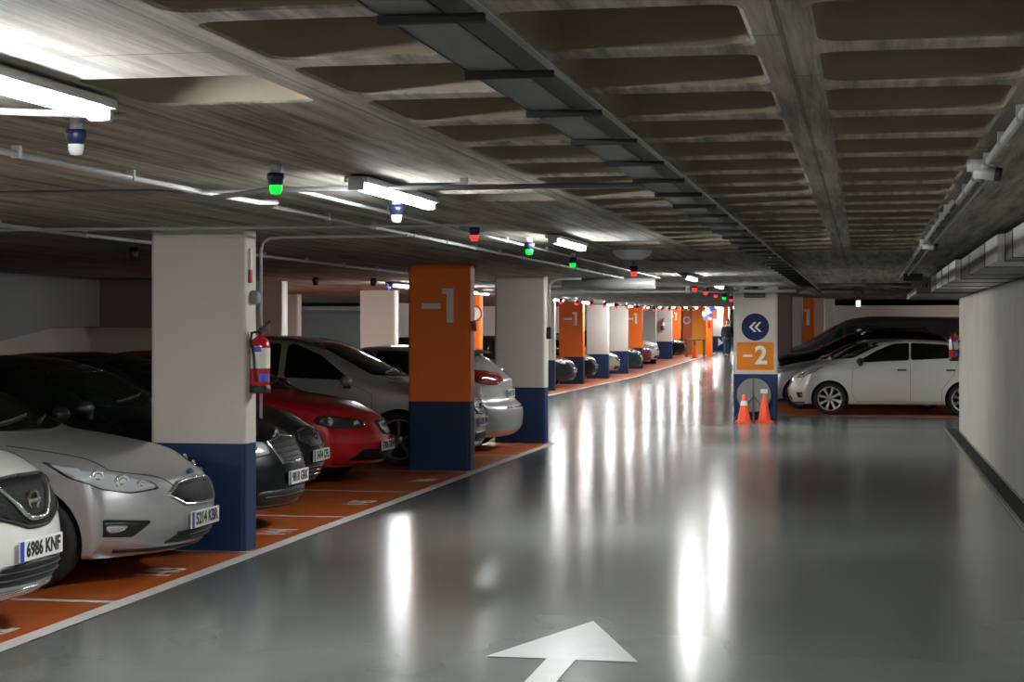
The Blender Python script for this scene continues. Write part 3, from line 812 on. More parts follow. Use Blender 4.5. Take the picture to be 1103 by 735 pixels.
def mirror_pts(pts): return [(p[0], -p[1], p[2]) for p in pts]

HATCH = dict(L=4.2, W=1.80, H=1.46, zb=.20, fo=.86, wb=2.60, wr=.315, crown=.03, shoulder=.045, tumble=.24, fsweep=.34, rsweep=.22,
             top=[(0, .74), (.12, .79), (.5, .90), (.95, .98), (1.10, 1.0), (1.75, 1.33), (2.05, 1.43), (2.4, 1.47), (3.0, 1.46), (3.55, 1.39), (3.75, 1.33), (4.0, 1.08), (4.12, 1.0), (4.2, .96)],
             belt=[(0, .80), (1.1, .93), (2.2, .96), (4.2, 1.05)],
             wrap=[(0, 0), (.5, .05), (1.1, .22), (2.0, .16), (2.7, 0), (3.3, -.02), (3.8, -.10), (4.2, -.04)],
             plan=[(0, .86), (.3, .94), (.8, .99), (1.3, 1), (3.3, 1), (3.9, .96), (4.2, .90)],
             fprof=[(.20, .10), (.30, .02), (.45, 0), (.55, .02), (.66, .07), (.80, .15)],
             rprof=[(.2, .1), (.35, 0), (.6, 0), (.75, .04), (.9, .07)])

def spec(base=HATCH, sx=1., **kw):
    s = dict(base); s.update(kw)
    if sx != 1.:
        for k in ('top', 'belt', 'wrap', 'plan'):
            if k not in kw: s[k] = [(a * sx, b) for a, b in s[k]]
    return s

def wheel(parent, x, y, side, r, w=.20, spokes=5, style='alloy'):
    s = side
    b = MB()
    prof = [(r - .09, s * -w / 2 * .9), (r - .035, s * -w / 2), (r - .008, s * -w * .42), (r, s * -w * .3), (r, s * w * .3), (r - .008, s * w * .42), (r - .03, s * w / 2), (r - .075, s * w / 2 * .96), (r - .095, s * w / 2 * .8), (r - .1, 0)]
    b.lathe(prof, axis='Y', seg=40)
    t = b.build('wheel', M_RUBBER, parent, (x, y, r))
    ri = r - .085
    b = MB(); b.lathe([(ri, s * .092), (ri + .004, s * .075), (ri - .02, s * .06), (ri - .02, -s * .05), (0.03, -s * .05)], axis='Y', seg=40)
    b.build('rim_barrel', M_BLACK if style != 'cover' else M_RIM, t)
    b = MB()
    b.lathe([(ri + .006, s * .094), (ri - .004, s * .098), (ri - .018, s * .090), (ri - .02, s * .07)], axis='Y', seg=40)
    b.lathe([(.0, s * .085), (.045, s * .083), (.055, s * .07), (.055, s * .04)], axis='Y', seg=24)
    for k in range(spokes):
        a = 2 * math.pi * k / spokes + .3
        for da in ((-.16, .16) if style == 'split' else (0,)):
            c, sn = math.cos(a), math.sin(a); c2, s2 = math.cos(a + da), math.sin(a + da)
            wd = .024 if style == 'split' else .036
            px, pz = -s2, c2
            p0 = Vector((c * .04, 0, sn * .04)); p1 = Vector((c2 * (ri - .01), 0, s2 * (ri - .01)))
            q = Vector((px, 0, pz)) * wd
            ring = lambda p, f, y0, y1: [p - q * f + Vector((0, y0, 0)), p + q * f + Vector((0, y0, 0)), p + q * f * .6 + Vector((0, y1, 0)), p - q * f * .6 + Vector((0, y1, 0))]
            b.loft([ring(p0, .8, s * .04, s * .078), ring((p0 + p1) / 2, .8, s * .045, s * .082), ring(p1, 1.2, s * .05, s * .09)], smooth=False)
    b.build('rim', M_RIM, t)
    return t

def number_plate(parent, x, z, text, tilt=0, back=False):
    sgn = -1 if back else 1
    b = MB(); b.box(0, -.26, -.056, .012, .26, .056, .003)
    o = b.build('number_plate', M_PLATE, parent, (x, 0, z), (0, 0, math.pi if back else 0))
    b = MB(); b.box(.010, -.258, -.054, .0135, -.215, .054); b.build('country_band', M_PLATEBLUE, o)
    text_object('plate_number', text, .108, M_INK, o, (.0135, .02, 0), (R(90), 0, R(90)), extrude=.0008, bold=.0035, sx=.92)
    return o

def make_car(name, label, loc, rz, paint, sp, group=None, fine=True, plate=None, hl=None, hlm=M_LAMP, lens=None, grille=None, intake=None, fog=None, dlo=None,
             badge=None, extras=None, rear_plate=None, style='alloy', spokes=5, cat='car', mirror=True, doors=True, glassm=None, antenna=None, seams=True, ws=None, lower_black=True, bodycolor_mirror=True):
    t = thing(name, label, cat, loc, rz, group)
    B = Body(sp, fine); L, W = sp['L'], sp['W']; gl = glassm or M_GLASS
    body = link_mesh('body', B.me, paint, t)
    # wheel arches cut out of the bodywork
    cm = MB()
    for wx in (sp['fo'], sp['fo'] + sp['wb']):
        for s in (-1, 1):
            cm.cyl((L / 2 - wx, s * (W / 2 - .27), sp['wr']), (L / 2 - wx, s * (W / 2 + .2), sp['wr']), sp['wr'] + .045, seg=36)
    cut = cm.build('cutter', M_SOFTBLACK)
    cut.parent = t
    bpy.context.view_layer.update()
    md = body.modifiers.new('b', 'BOOLEAN'); md.operation = 'DIFFERENCE'; md.object = cut; md.solver = 'EXACT'; md.material_mode = 'TRANSFER'
    dg = bpy.context.evaluated_depsgraph_get(); dg.update()
    me = bpy.data.meshes.new_from_object(body.evaluated_get(dg), depsgraph=dg)
    body.modifiers.clear(); body.data = me; me.set_sharp_from_angle(angle=R(40))
    bpy.data.objects.remove(cut, do_unlink=True)
    for wx in (sp['fo'], sp['fo'] + sp['wb']):
        for s in (-1, 1): wheel(t, L / 2 - wx, s * (W / 2 - .115), s, sp['wr'], spokes=spokes, style=style)
    res = .04 if fine else .08
    # glass
    belt = lambda x: lerp_list(sp['belt'], x)
    cz, rz_, cx = sp.get('ws', (1.06, 1.375, .68))[0:3]
    ws_ = ws or [(0, -.70, cz - .02), (0, -.4, cz - .035), (0, 0, cz - .045), (0, .4, cz - .035), (0, .70, cz - .02), (0, .545, rz_ - .01), (0, .3, rz_), (0, -.3, rz_), (0, -.545, rz_ - .01)]
    patch(B, ws_, (-1, 0, 0), 'windscreen', gl, t, res=res, off=.005)
    rw = sp.get('rw', [(0, -.60, 1.06), (0, .60, 1.06), (0, .50, 1.33), (0, -.50, 1.33)])
    patch(B, rw, (1, 0, 0), 'rear_window', gl, t, res=res, off=.005)
    dlo = dlo or [[(1.50, .985), (2.28, 1.0), (2.28, 1.375), (2.12, 1.37), (1.80, 1.22)], [(2.36, 1.0), (3.30, 1.05), (3.52, 1.13), (3.40, 1.30), (3.1, 1.37), (2.36, 1.38)]]
    for s in (-1, 1):
        allp = []
        for k, poly in enumerate(dlo):
            pts = [(x, s, z) for x, z in poly]
            o = patch(B, pts, (0, -s, 0), 'side_window', gl, t, res=res, off=.005)
        if seams and fine:
            f0, f1, f2 = sp.get('doorx', (1.22, 2.32, 3.28))
            mb = MB()
            for line in ([(f0 + .25, s, .99), (f0, s, .88), (f0 - .02, s, .45), (f0 + .06, s, .27)], [(f1, s, 1.0), (f1, s, .27)], [(f2 + .05, s, 1.05), (f2 - .02, s, .80), (f2 - .25, s, .50), (f2 - .25, s, .27)], [(f0 + .06, s, .27), (f2 - .25, s, .27)]):
                ribbon(B, line, (0, -s, 0), 'door_gap', M_SOFTBLACK, t, mb=mb)
            mb.build('door_gap', M_SOFTBLACK, t)
        if doors:
            for hx in sp.get('handles', (2.08, 3.10)):
                h, n = B.hit(B.P((hx, s, .88)), Vector((0, -s, 0)))
                if h:
                    b = MB(); b.box(-.085, -.018, -.014, .085, .018, .014, .008)
                    b.build('door_handle', M_BLACK if sp.get('blackhandle') else paint, t, tuple(h + Vector((0, s * .014, 0))))
        if mirror:
            mx = sp.get('mirrorx', 1.42); h, n = B.hit(B.P((mx + .12, s, .99)), Vector((0, -s, 0)))
            b = MB(); rings = []
            for k in range(7):
                a = k / 6; q = math.sin(math.pi * (.12 + .80 * a)); yy = .02 + .20 * a
                rings.append([Vector((.0 + .075 * q * math.cos(u) + .02 * (1 - a), s * yy, .055 + .068 * q * math.sin(u))) for u in [2 * math.pi * i / 14 for i in range(14)]])
            b.loft(rings); o = b.build('wing_mirror', paint if bodycolor_mirror else M_BLACK, t, tuple(h + Vector((0.02, 0, 0))), sharp=60)
            b = MB(); b.box(-.03, -.02, -.03, .04, s * .08, .03, .01); b.build('mirror_arm', M_BLACK, o)
        if hl:
            pts = [(p[0], s * p[1], p[2]) for p in hl]; dd = Vector((-1, -s * sp.get('hld', .75), 0))
            cen = Vector([sum(p[i] for p in pts) / len(pts) for i in range(3)])
            big = [tuple(cen + (Vector(p) - cen) * 1.09 + Vector((0, 0, 0))) for p in pts]
            o = patch(B, big, dd, 'headlight', M_BLACK, t, off=.003, res=.03 if fine else .06)
            if o:
                patch(B, pts, dd, 'headlight_glass', hlm, o, off=.007, res=.03 if fine else .06)
                for (lx, ly, lz, lr) in (lens or []):
                    h, n = B.hit(B.P((lx, s * ly, lz)), dd.normalized())
                    if h:
                        b = MB(); b.lathe([(lr, -.01), (lr * 1.0, .006), (lr * .85, .012), (lr * .6, .006), (0, .016)], axis='X', seg=20)
                        q = b.build('lens', M_LENS, o, tuple(h), (0, 0, math.atan2(s * .6, 1)))
        if fog:
            pts = [(p[0], s * p[1], p[2]) for p in fog]; dd = (-1, -s * .45, 0)
            o = patch(B, pts, dd, 'fog_light_recess', M_BLACK, t, off=.005, res=.03)
            cenp = [sum(p[i] for p in pts) / len(pts) for i in range(3)]
            if o:
                ribbon(B, pts, dd, 'fog_surround', M_SOFTBLACK, o, w=.02, off=.004, closed=True)
                sm = [tuple(Vector(cenp) + (Vector(p) - Vector(cenp)) * .5 + Vector((0.03, s * .04, .0))) for p in pts]
                patch(B, sm, dd, 'fog_light', M_LENS, o, off=.009, res=.025)
    if grille:
        gm = grille.get('mat', M_BLACK); pts = grille['pts']; full = pts + [(p[0], -p[1], p[2]) for p in reversed(pts)]
        o = patch(B, full, (-1, 0, 0), 'grille', gm, t, off=.005, res=.035)
        if grille.get('frame'):
            ribbon(B, full, (-1, 0, 0), 'grille_frame', M_CHROME if grille['frame'] == 1 else grille['frame'], o, w=grille.get('fw', .03), off=.008, closed=True, raise_=.006)
        for z in grille.get('bars', []):
            yw = grille.get('bw', .3)
            ribbon(B, [(0, -yw, z), (0, yw, z)], (-1, 0, 0), 'grille_bar', grille.get('barm', M_DARKSTEEL), o, w=.014, off=.01)
    if intake:
        pts = intake['pts']; full = pts + [(p[0], -p[1], p[2]) for p in reversed(pts)]
        o = patch(B, full, (-1, 0, 0), 'lower_intake', intake.get('mat', M_BLACK), t, off=.004, res=.04)
        for z in intake.get('bars', []):
            ribbon(B, [(0, -intake['bw'], z), (0, intake['bw'], z)], (-1, 0, 0), 'intake_bar', intake.get('barm', M_DARKSTEEL), o, w=.012, off=.01)
    if lower_black:
        for s in (-1, 1):
            ribbon(B, [(.28, s * .70, .235), (.12, s * .5, .225), (.05, 0, .22)], (-1, -s * .3, 0), 'bumper_lip', M_BLACK, t, w=.035, off=.006)
    if seams:
        cs = sp.get('hood', [(.10, .60, 0), (.50, .70, 0), (1.05, .72, 0)])
        mb = MB()
        for s in (-1, 1): ribbon(B, [(x, s * y, 0) for x, y, _ in cs], (0, 0, -1), '', None, None, mb=mb)
        ribbon(B, [(cs[0][0], -cs[0][1], 0), (cs[0][0] - sp.get('hoodbow', .10), -.3, 0), (cs[0][0] - sp.get('hoodbow', .10) - .02, 0, 0), (cs[0][0] - sp.get('hoodbow', .10), .3, 0), (cs[0][0], cs[0][1], 0)], (0, 0, -1), '', None, None, mb=mb)
        mb.build('bonnet_gap', M_SOFTBLACK, t)
        # wiper arms
        for y0, y1 in ((-.45, .10), (.12, .62)):
            ribbon(B, [(0, y0, cz + .0), (0, y1, cz + .045)], (-1, 0, 0), 'wiper', M_BLACK, t, w=.016, off=.016, raise_=.008)
    def nose(z, y=0.):
        h, n = B.hit(B.P((0, y, z)), Vector((-1, 0, 0))); return h
    if plate:
        h = nose(plate[1]); hc = nose(plate[1], .25)
        number_plate(t, h.x - .002, plate[1], plate[0])
    if rear_plate:
        h, n = B.hit(B.P((L, 0, rear_plate[1])), Vector((1, 0, 0))); number_plate(t, h.x + .0, rear_plate[1], rear_plate[0], back=True)
    if badge:
        h = nose(badge[1])
        bz = badge[1]
        if badge[0] == 'ring':                      # ring with horizontal bar
            b = MB(); b.lathe([(.045, 0), (.045, .014), (.058, .018), (.062, .01), (.062, 0)], axis='X', seg=32); b.box(0, -.072, -.013, .02, .072, .013, .003)
        elif badge[0] == 'oval':
            b = MB(); b.lathe([(.0, .012), (.04, .011), (.046, .006), (.046, 0)], axis='X', seg=28)
            for v in b.bm.verts: v.co.y *= 1.35; v.co.z *= .65
        elif badge[0] == 's':
            b = MB(); b.tube([(.01, .045, .035), (.01, .0, .04), (.01, -.04, .022), (.01, 0, 0), (.01, .04, -.022), (.01, 0, -.04), (.01, -.045, -.035)], .009)
        elif badge[0] == 'lion':
            b = MB(); b.tube([(.01, -.04, .05), (.01, .01, .06), (.01, .035, .035), (.01, 0, .015), (.01, -.01, -.02), (.01, -.05, -.06)], .011); b.tube([(.01, 0, .01), (.01, .05, -.01), (.01, .045, -.05)], .009)
            b.tube([(.01, -.005, .0), (.01, -.05, .01)], .008)
        else:
            b = MB(); b.lathe([(.0, .012), (.045, .012), (.052, .004), (.052, 0)], axis='X', seg=28)
        b.build('badge', M_CHROME if badge[0] != 'oval' else mat('badge_navy', (.05, .08, .2), .2, .5), t, (h.x + .002, 0, bz), sharp=40)
    if antenna:
        ax, ay, ll = antenna; h, n = B.hit(B.P((ax, ay, 0)), Vector((0, 0, -1)))
        b = MB(); b.cyl((0, 0, -.01), (-.01, 0, .02), .018, .010); b.cyl((-.01, 0, .02), (-ll * .8, 0, ll * .55), .005, .003, 8); b.build('antenna', M_BLACK, t, tuple(h))
    if extras: extras(t, B)
    return t, B

PAINT = {}
def paint(name, col, metal=.0, rough=.35):
    return mat('paint_' + name, col, rough, metal, coat=.8)
P_WHITE = paint('white', (.62, .62, .58), 0, .4)
P_SILVER = paint('silver', (.42, .42, .43), .55, .36)
P_BLACK = mat('paint_black', (.003, .004, .005), .28, 0, coat=.35, spec=.2)
P_GREY = mat('paint_dark_grey', (.012, .014, .015), .3, .1, coat=.4, spec=.25)
P_RED = paint('red', (.42, .006, .010), .1, .35)
P_CREAMY = paint('pale_silver', (.46, .45, .42), .35, .4)
EV = {'east': 0}

def place(nose_u, v, L, front=True):       # car whose front (or rear) end stands at nose_u, facing the aisle on its right
    return (nose_u - L / 2, v, rise(v))

# --- white crossover at the left picture edge
suv = spec(sx=1.03, L=4.33, W=1.81, H=1.59, zb=.22, fo=.88, wb=2.65, wr=.34, tumble=.22,
           top=[(0, .86), (.10, .91), (.5, 1.01), (.95, 1.08), (1.12, 1.11), (1.75, 1.44), (2.05, 1.54), (2.5, 1.60), (3.2, 1.58), (3.75, 1.48), (4.0, 1.33), (4.2, 1.12), (4.33, 1.05)],
           belt=[(0, .90), (1.1, 1.0), (2.2, 1.04), (4.3, 1.15)], ws=(1.17, 1.49, 0), fprof=[(.22, .12), (.34, .02), (.50, 0), (.62, .015), (.75, .05), (.9, .12)], fsweep=.36)
def nissan_extra(t, B):
    for s in (-1, 1):                                  # bright V strakes beside the badge
        ribbon(B, [(0, s * .30, .865), (0, s * .135, .695), (0, s * .09, .665), (0, 0, .66)], (-1, 0, 0), 'chrome_strake', M_CHROME, t, w=.035, off=.014, raise_=.01)
        ribbon(B, [(0, s * .62, .30), (0, s * .5, .285), (0, 0, .28)], (-1, 0, 0), 'chrome_lip', M_CHROME, t, w=.03, off=.01, raise_=.008)
L = suv['L']
make_car('white_crossover', 'white crossover cut off by the left picture edge, plate 6986 KNF', place(-4.42, 9.22, L), 0, P_WHITE, suv, plate=('6986 KNF', .50),
         hl=[(.20, .56, .80), (.50, .80, .88), (.82, .88, .94), (.58, .84, .82), (.26, .66, .72)], lens=[(.3, .66, .80, .05), (.45, .76, .83, .045)],
         grille=dict(pts=[(0, .56, .80), (0, .60, .755), (0, .33, .68), (0, .12, .62), (0, 0, .615)] [::-1] + [(0, .35, .875)][::1] + [(0, 0, .885)], mat=M_HONEY, frame=M_BLACK, fw=.02),
         intake=dict(pts=[(0, 0, .31), (0, .52, .32), (0, .36, .43), (0, 0, .435)], bars=[.35, .39], bw=.4), fog=[(.12, .60, .45), (.24, .76, .47), (.26, .79, .37), (.14, .64, .35)],
         badge=('ring', .755), extras=nissan_extra,
         dlo=[[(1.55, 1.07), (2.35, 1.08), (2.35, 1.47), (2.15, 1.47), (1.85, 1.33)], [(2.43, 1.08), (3.3, 1.12), (3.65, 1.22), (3.5, 1.38), (3.2, 1.46), (2.43, 1.48)]])

# --- silver hatchback with plate 5214
foc = spec(L=4.36, W=1.82, H=1.47, fo=.88, wb=2.65, wr=.32, sx=1.02, zb=.19, fsweep=.40, fpow=2.4,
           top=[(0, .70), (.12, .755), (.5, .865), (.95, .955), (1.2, .99), (1.85, 1.31), (2.2, 1.42), (2.6, 1.475), (3.1, 1.46), (3.7, 1.38), (3.9, 1.31), (4.15, 1.06), (4.28, .98), (4.36, .94)],
           fprof=[(.19, .13), (.27, .04), (.36, .0), (.50, .0), (.60, .03), (.70, .09), (.76, .15)], hood=[(.22, .42, 0), (.42, .66, 0), (1.10, .74, 0)], hoodbow=.14, ws=(1.03, 1.37, 0))
L = foc['L']
make_car('silver_hatchback', 'silver hatchback with plate 5214 KBR beside the nearest pillar', place(-4.45, 11.80, L), 0, P_SILVER, foc, plate=('5214 KBR', .40), spokes=10,
         hl=[(.10, .50, .635), (.16, .52, .68), (.50, .735, .765), (.80, .83, .82), (.62, .84, .725), (.40, .78, .65), (.22, .68, .615)], lens=[(.3, .66, .68, .06), (.46, .76, .72, .055), (.2, .57, .66, .035)], bodycolor_mirror=False,
         grille=dict(pts=[(0, 0, .50), (0, .27, .51), (0, .40, .585), (0, .27, .655), (0, 0, .675)], mat=M_HONEY, frame=1, fw=.03),
         intake=dict(pts=[(0, 0, .255), (0, .42, .26), (0, .30, .335), (0, 0, .345)], bars=[.28, .305, .33], bw=.33), badge=('oval', .705),
         fog=[(.14, .56, .42), (.36, .80, .445), (.34, .80, .345), (.20, .66, .335)], antenna=(3.5, 0, .5))

# --- black saloon just beyond the nearest pillar
blk = spec(L=4.5, W=1.77, H=1.46, fo=.9, wb=2.6, sx=1.05, top=[(0, .77), (.10, .81), (.5, .91), (.95, .975), (1.25, 1.0), (1.85, 1.32), (2.2, 1.42), (2.6, 1.465), (3.2, 1.44), (3.7, 1.30), (4.1, 1.08), (4.4, 1.02), (4.5, .98)],
           rw=[(0, -.58, 1.12), (0, .58, 1.12), (0, .5, 1.32), (0, -.5, 1.32)], fsweep=.30, ws=(1.07, 1.37, 0))
L = blk['L']
make_car('black_saloon', 'black saloon with chrome framed grille half hidden by the nearest pillar', place(-4.68, 14.62, L), 0, P_BLACK, blk, plate=('9818 GRK', .45),
         hl=[(.10, .40, .66), (.12, .42, .75), (.42, .72, .80), (.62, .80, .80), (.52, .80, .68), (.24, .66, .635)], lens=[(.2, .56, .70, .055), (.34, .70, .72, .05)],
         grille=dict(pts=[(0, 0, .575), (0, .27, .58), (0, .35, .755), (0, 0, .79)], frame=1, fw=.03, bars=[.62, .66, .70, .74], bw=.28),
         intake=dict(pts=[(0, 0, .26), (0, .58, .28), (0, .56, .36), (0, 0, .37)], bars=[.31], bw=.5), badge=('disc', .80), antenna=(3.75, 0, .4), bodycolor_mirror=False,
         fog=[(.16, .62, .36), (.28, .74, .37), (.28, .74, .28), (.18, .64, .27)])

# --- dark grey hatchback behind it
gry = spec(L=4.1, W=1.72, H=1.45, zb=.19, fsweep=.40, fpow=2.1, fprof=[(.19, .12), (.28, .04), (.4, 0), (.52, .0), (.62, .05), (.72, .12), (.8, .18)], top=[(0, .70), (.12, .76), (.5, .89), (.95, .98), (1.10, 1.0), (1.75, 1.33), (2.05, 1.43), (2.4, 1.46), (3.0, 1.45), (3.55, 1.38), (3.75, 1.3), (3.95, 1.05), (4.1, .96)])
def chrome_lines(t, B):
    for s in (-1, 1):
        ribbon(B, [(.1, s * .46, .66), (.6, s * .74, .81)], (-1, -s * .8, 0), 'chrome_strip', M_CHROME, t, w=.02, off=.01, raise_=.006)
L = gry['L']
make_car('grey_hatchback', 'dark grey hatchback between the black saloon and red car', place(-5.21, 17.0, L), 0, P_GREY, gry, plate=('5434 CFL', .46),
         hl=[(.16, .46, .62), (.22, .48, .67), (.60, .76, .82), (.85, .82, .86), (.66, .80, .72), (.30, .66, .62)], hlm=mat('yellowed_headlight', (.42, .40, .27), .1, .4, coat=1), lens=[(.34, .66, .70, .05)],
         grille=dict(pts=[(0, 0, .545), (0, .20, .55), (0, .33, .62), (0, .28, .70), (0, 0, .73)], frame=M_DARKSTEEL, fw=.03, mat=M_BLACK),
         intake=dict(pts=[(0, 0, .24), (0, .52, .27), (0, .50, .37), (0, 0, .385)], bars=[.28, .32, .355], bw=.48, barm=M_CHROME), badge=('lion', .635), extras=chrome_lines)

# --- red hatchback
red = spec(L=3.95, W=1.70, H=1.44, zb=.20, fsweep=.42, fpow=2.2, sx=.97, top=[(0, .72), (.10, .775), (.45, .885), (.9, .965), (1.10, .99), (1.7, 1.31), (2.0, 1.41), (2.35, 1.45), (2.95, 1.44), (3.45, 1.37), (3.6, 1.30), (3.8, 1.05), (3.95, .96)],
           fprof=[(.20, .10), (.3, .02), (.45, 0), (.55, .015), (.66, .07), (.80, .15)])
L = red['L']
make_car('red_hatchback', 'bright red hatchback behind the extinguisher, left of the orange pillar', place(-5.16, 19.35, L), 0, P_RED, red, plate=('7806 DRW', .41), hlm=M_LAMPDARK,
         hl=[(.12, .40, .63), (.14, .42, .69), (.40, .66, .745), (.60, .76, .755), (.62, .79, .68), (.46, .76, .63), (.24, .60, .615)], lens=[(.46, .74, .685, .06), (.2, .5, .66, .04)],
         grille=dict(pts=[(0, 0, .53), (0, .13, .55), (0, .17, .68), (0, 0, .70)], frame=M_BLACK, fw=.02), badge=('s', .615),
         intake=dict(pts=[(0, 0, .25), (0, .58, .27), (0, .44, .39), (0, 0, .36)], mat=M_HONEY, bars=[], bw=.3))

# --- silver family car behind, nose showing right of the orange pillar
mpv = spec(suv, L=4.3, W=1.80, H=1.60, zb=.2, wr=.33, tumble=.22, fsweep=.30,
           top=[(0, .80), (.10, .86), (.5, .98), (.85, 1.05), (1.0, 1.08), (1.85, 1.48), (2.2, 1.57), (2.7, 1.605), (3.5, 1.56), (3.9, 1.46), (4.15, 1.15), (4.3, 1.02)], ws=(1.13, 1.52, 0),
           fprof=[(.2, .08), (.3, .01), (.45, 0), (.6, .015), (.72, .05), (.85, .12)])
L = mpv['L']
def mpv_extra(t, B):
    for s in (-1, 1):
        ribbon(B, [(1.9, s * .60, 0), (2.6, s * .60, 0), (3.6, s * .56, 0)], (0, 0, -1), 'roof_rail', M_GALVD, t, w=.03, off=.02, raise_=.015)
make_car('silver_family_car', 'tall silver-white family car passing behind the nearest orange pillar', place(-4.72, 22.35, L), 0, P_CREAMY, mpv, hlm=M_LAMPDARK, extras=mpv_extra,
         hl=[(.08, .50, .70), (.12, .50, .80), (.50, .80, .86), (.6, .84, .76), (.26, .70, .68)], grille=dict(pts=[(0, 0, .62), (0, .22, .63), (0, .34, .78), (0, 0, .80)], bars=[.66, .70, .74], bw=.25, barm=M_CHROME, frame=M_BLACK),
         intake=dict(pts=[(0, 0, .27), (0, .30, .28), (0, .34, .40), (0, 0, .41)], bw=.3), fog=[(.10, .44, .46), (.26, .72, .46), (.3, .76, .27), (.16, .56, .25)], plate=('6120 HPM', .52), badge=('disc', .70),
         dlo=[[(1.48, 1.05), (2.35, 1.08), (2.35, 1.49), (2.25, 1.49), (1.9, 1.35)], [(2.43, 1.08), (3.35, 1.13), (3.6, 1.22), (3.5, 1.4), (3.2, 1.47), (2.43, 1.5)]])

# --- silver hatchback parked nose-in (its tail towards the aisle)
def tail_lamps(t, B, z=1.0, zl=.12):
    for s in (-1, 1):
        patch(B, [(B.L - .04, s * .42, z - .04), (B.L - .02, s * .42, z + .07), (B.L - .3, s * .82, z + .12), (B.L - .62, s * .88, z + .10), (B.L - .40, s * .88, z - .06), (B.L - .1, s * .7, z - .09)], (1, -s * .8, 0), 'tail_light', M_REDLAMP, t, off=.008, res=.04)
    ribbon(B, [(B.L, -.5, .60), (B.L, .5, .60)], (1, 0, 0), 'bumper_trim', M_CHROME, t, w=.03, off=.01)
    b = MB(); x = -B.L / 2 + .70
    rings = []
    for k in range(9):
        y = -.56 + 1.12 * k / 8; e = 1 - .15 * abs(y / .56) ** 2
        rings.append([(x + .10, y, 1.405 * 1), (x - .16 * e, y, 1.36), (x - .20 * e, y, 1.335), (x + .08, y, 1.36)])
    b.loft(rings); b.build('roof_spoiler', M_BLACK, t, sharp=30)
rear = spec(L=4.25, W=1.78, H=1.45, rsweep=.28, rprof=[(.2, .12), (.3, .02), (.5, 0), (.62, .02), (.68, .13), (.9, .16)],
            top=[(0, .74), (.12, .79), (.5, .90), (.95, .98), (1.10, 1.0), (1.75, 1.33), (2.05, 1.43), (2.4, 1.46), (3.0, 1.45), (3.5, 1.37), (3.65, 1.31), (3.95, 1.12), (4.1, 1.05), (4.25, .98)])
make_car('silver_hatchback', 'silver hatchback with red tail light showing, left of the third pillar', (-4.72 - 4.25 / 2, 24.85, 0), math.pi, P_SILVER, rear,
         extras=lambda t, B: tail_lamps(t, B, 1.0), plate=None, rear_plate=('4471 FXD', .78), seams=True, lower_black=False)

# --- right-hand bay: white hatchback in profile
pug = spec(L=3.97, W=1.74, H=1.47, fo=.83, wb=2.54, wr=.315, sx=.95, tumble=.22, blackhandle=True, fsweep=.30,
           top=[(0, .76), (.10, .82), (.45, .95), (.8, 1.03), (.95, 1.07), (1.55, 1.32), (1.85, 1.42), (2.3, 1.475), (2.9, 1.45), (3.35, 1.37), (3.6, 1.27), (3.8, 1.05), (3.97, .93)],
           belt=[(0, .84), (1.0, .96), (2.2, 1.03), (3.97, 1.13)], doorx=(1.27, 2.36, 3.2), handles=(2.20, 3.12), mirrorx=1.32, ws=(1.12, 1.36, 0), rw=[(0, -.5, 1.1), (0, .5, 1.1), (0, .45, 1.27), (0, -.45, 1.27)])
L = pug['L']
dlo_p = [[(1.33, 1.02), (1.52, 1.025), (2.34, 1.065), (2.34, 1.40), (2.02, 1.375), (1.72, 1.25)], [(2.37, 1.07), (3.0, 1.10), (3.42, 1.14), (3.36, 1.29), (3.0, 1.37), (2.37, 1.40)]]
make_car('white_hatchback', 'white hatchback in profile parked left of the right wall end', (-1.50 + L / 2, 36.6, 0), math.pi, P_WHITE, pug, dlo=dlo_p, spokes=8, bodycolor_mirror=False,
         hl=[(.10, .52, .72), (.14, .54, .78), (.40, .74, .86), (.66, .80, .93), (.50, .82, .82), (.22, .66, .72)], lens=[(.25, .66, .77, .05), (.38, .74, .82, .04)],
         grille=dict(pts=[(0, 0, .52), (0, .28, .53), (0, .34, .62), (0, 0, .65)], frame=1), intake=dict(pts=[(0, 0, .26), (0, .4, .27), (0, .38, .36), (0, 0, .36)], bw=.3),
         fog=[(.14, .62, .42), (.26, .74, .43), (.24, .74, .34), (.16, .64, .33)], plate=('0382 JCV', .45))
sil2 = spec(L=4.4, W=1.82, H=1.47, sx=1.04)
make_car('silver_saloon', 'silver car second in line behind the white hatchback on the right', (-2.20 + 2.2, 39.3, 0), math.pi, P_SILVER, sil2, style='split', spokes=7,
         hl=[(.10, .52, .70), (.14, .54, .76), (.40, .74, .84), (.66, .80, .90), (.50, .82, .80), (.22, .66, .70)], grille=dict(pts=[(0, 0, .52), (0, .28, .53), (0, .34, .64), (0, 0, .67)], frame=1), fine=True)
bsu = spec(suv, L=4.6, W=1.85, H=1.68, top=[(0, .90), (.10, .98), (.5, 1.08), (1.0, 1.15), (1.2, 1.18), (1.85, 1.50), (2.2, 1.62), (2.6, 1.68), (3.6, 1.66), (4.1, 1.55), (4.4, 1.2), (4.6, 1.1)], ws=(1.24, 1.58, 0))
def rails(t, B):
    for s in (-1, 1):
        b = MB(); b.tube([(.2, s * .62, 1.62), (.12, s * .62, 1.69), (-1.4, s * .62, 1.68), (-1.5, s * .62, 1.6)], .02); b.build('roof_rail', M_BLACK, t)
    h, n = B.hit(B.P((3.6, 0, 0)), Vector((0, 0, -1))); b = MB(); b.prism([(-.12, -.01), (.08, -.01), (-.08, .07)], 'Y', -.015, .015); b.build('shark_fin', M_BLACK, t, tuple(h))
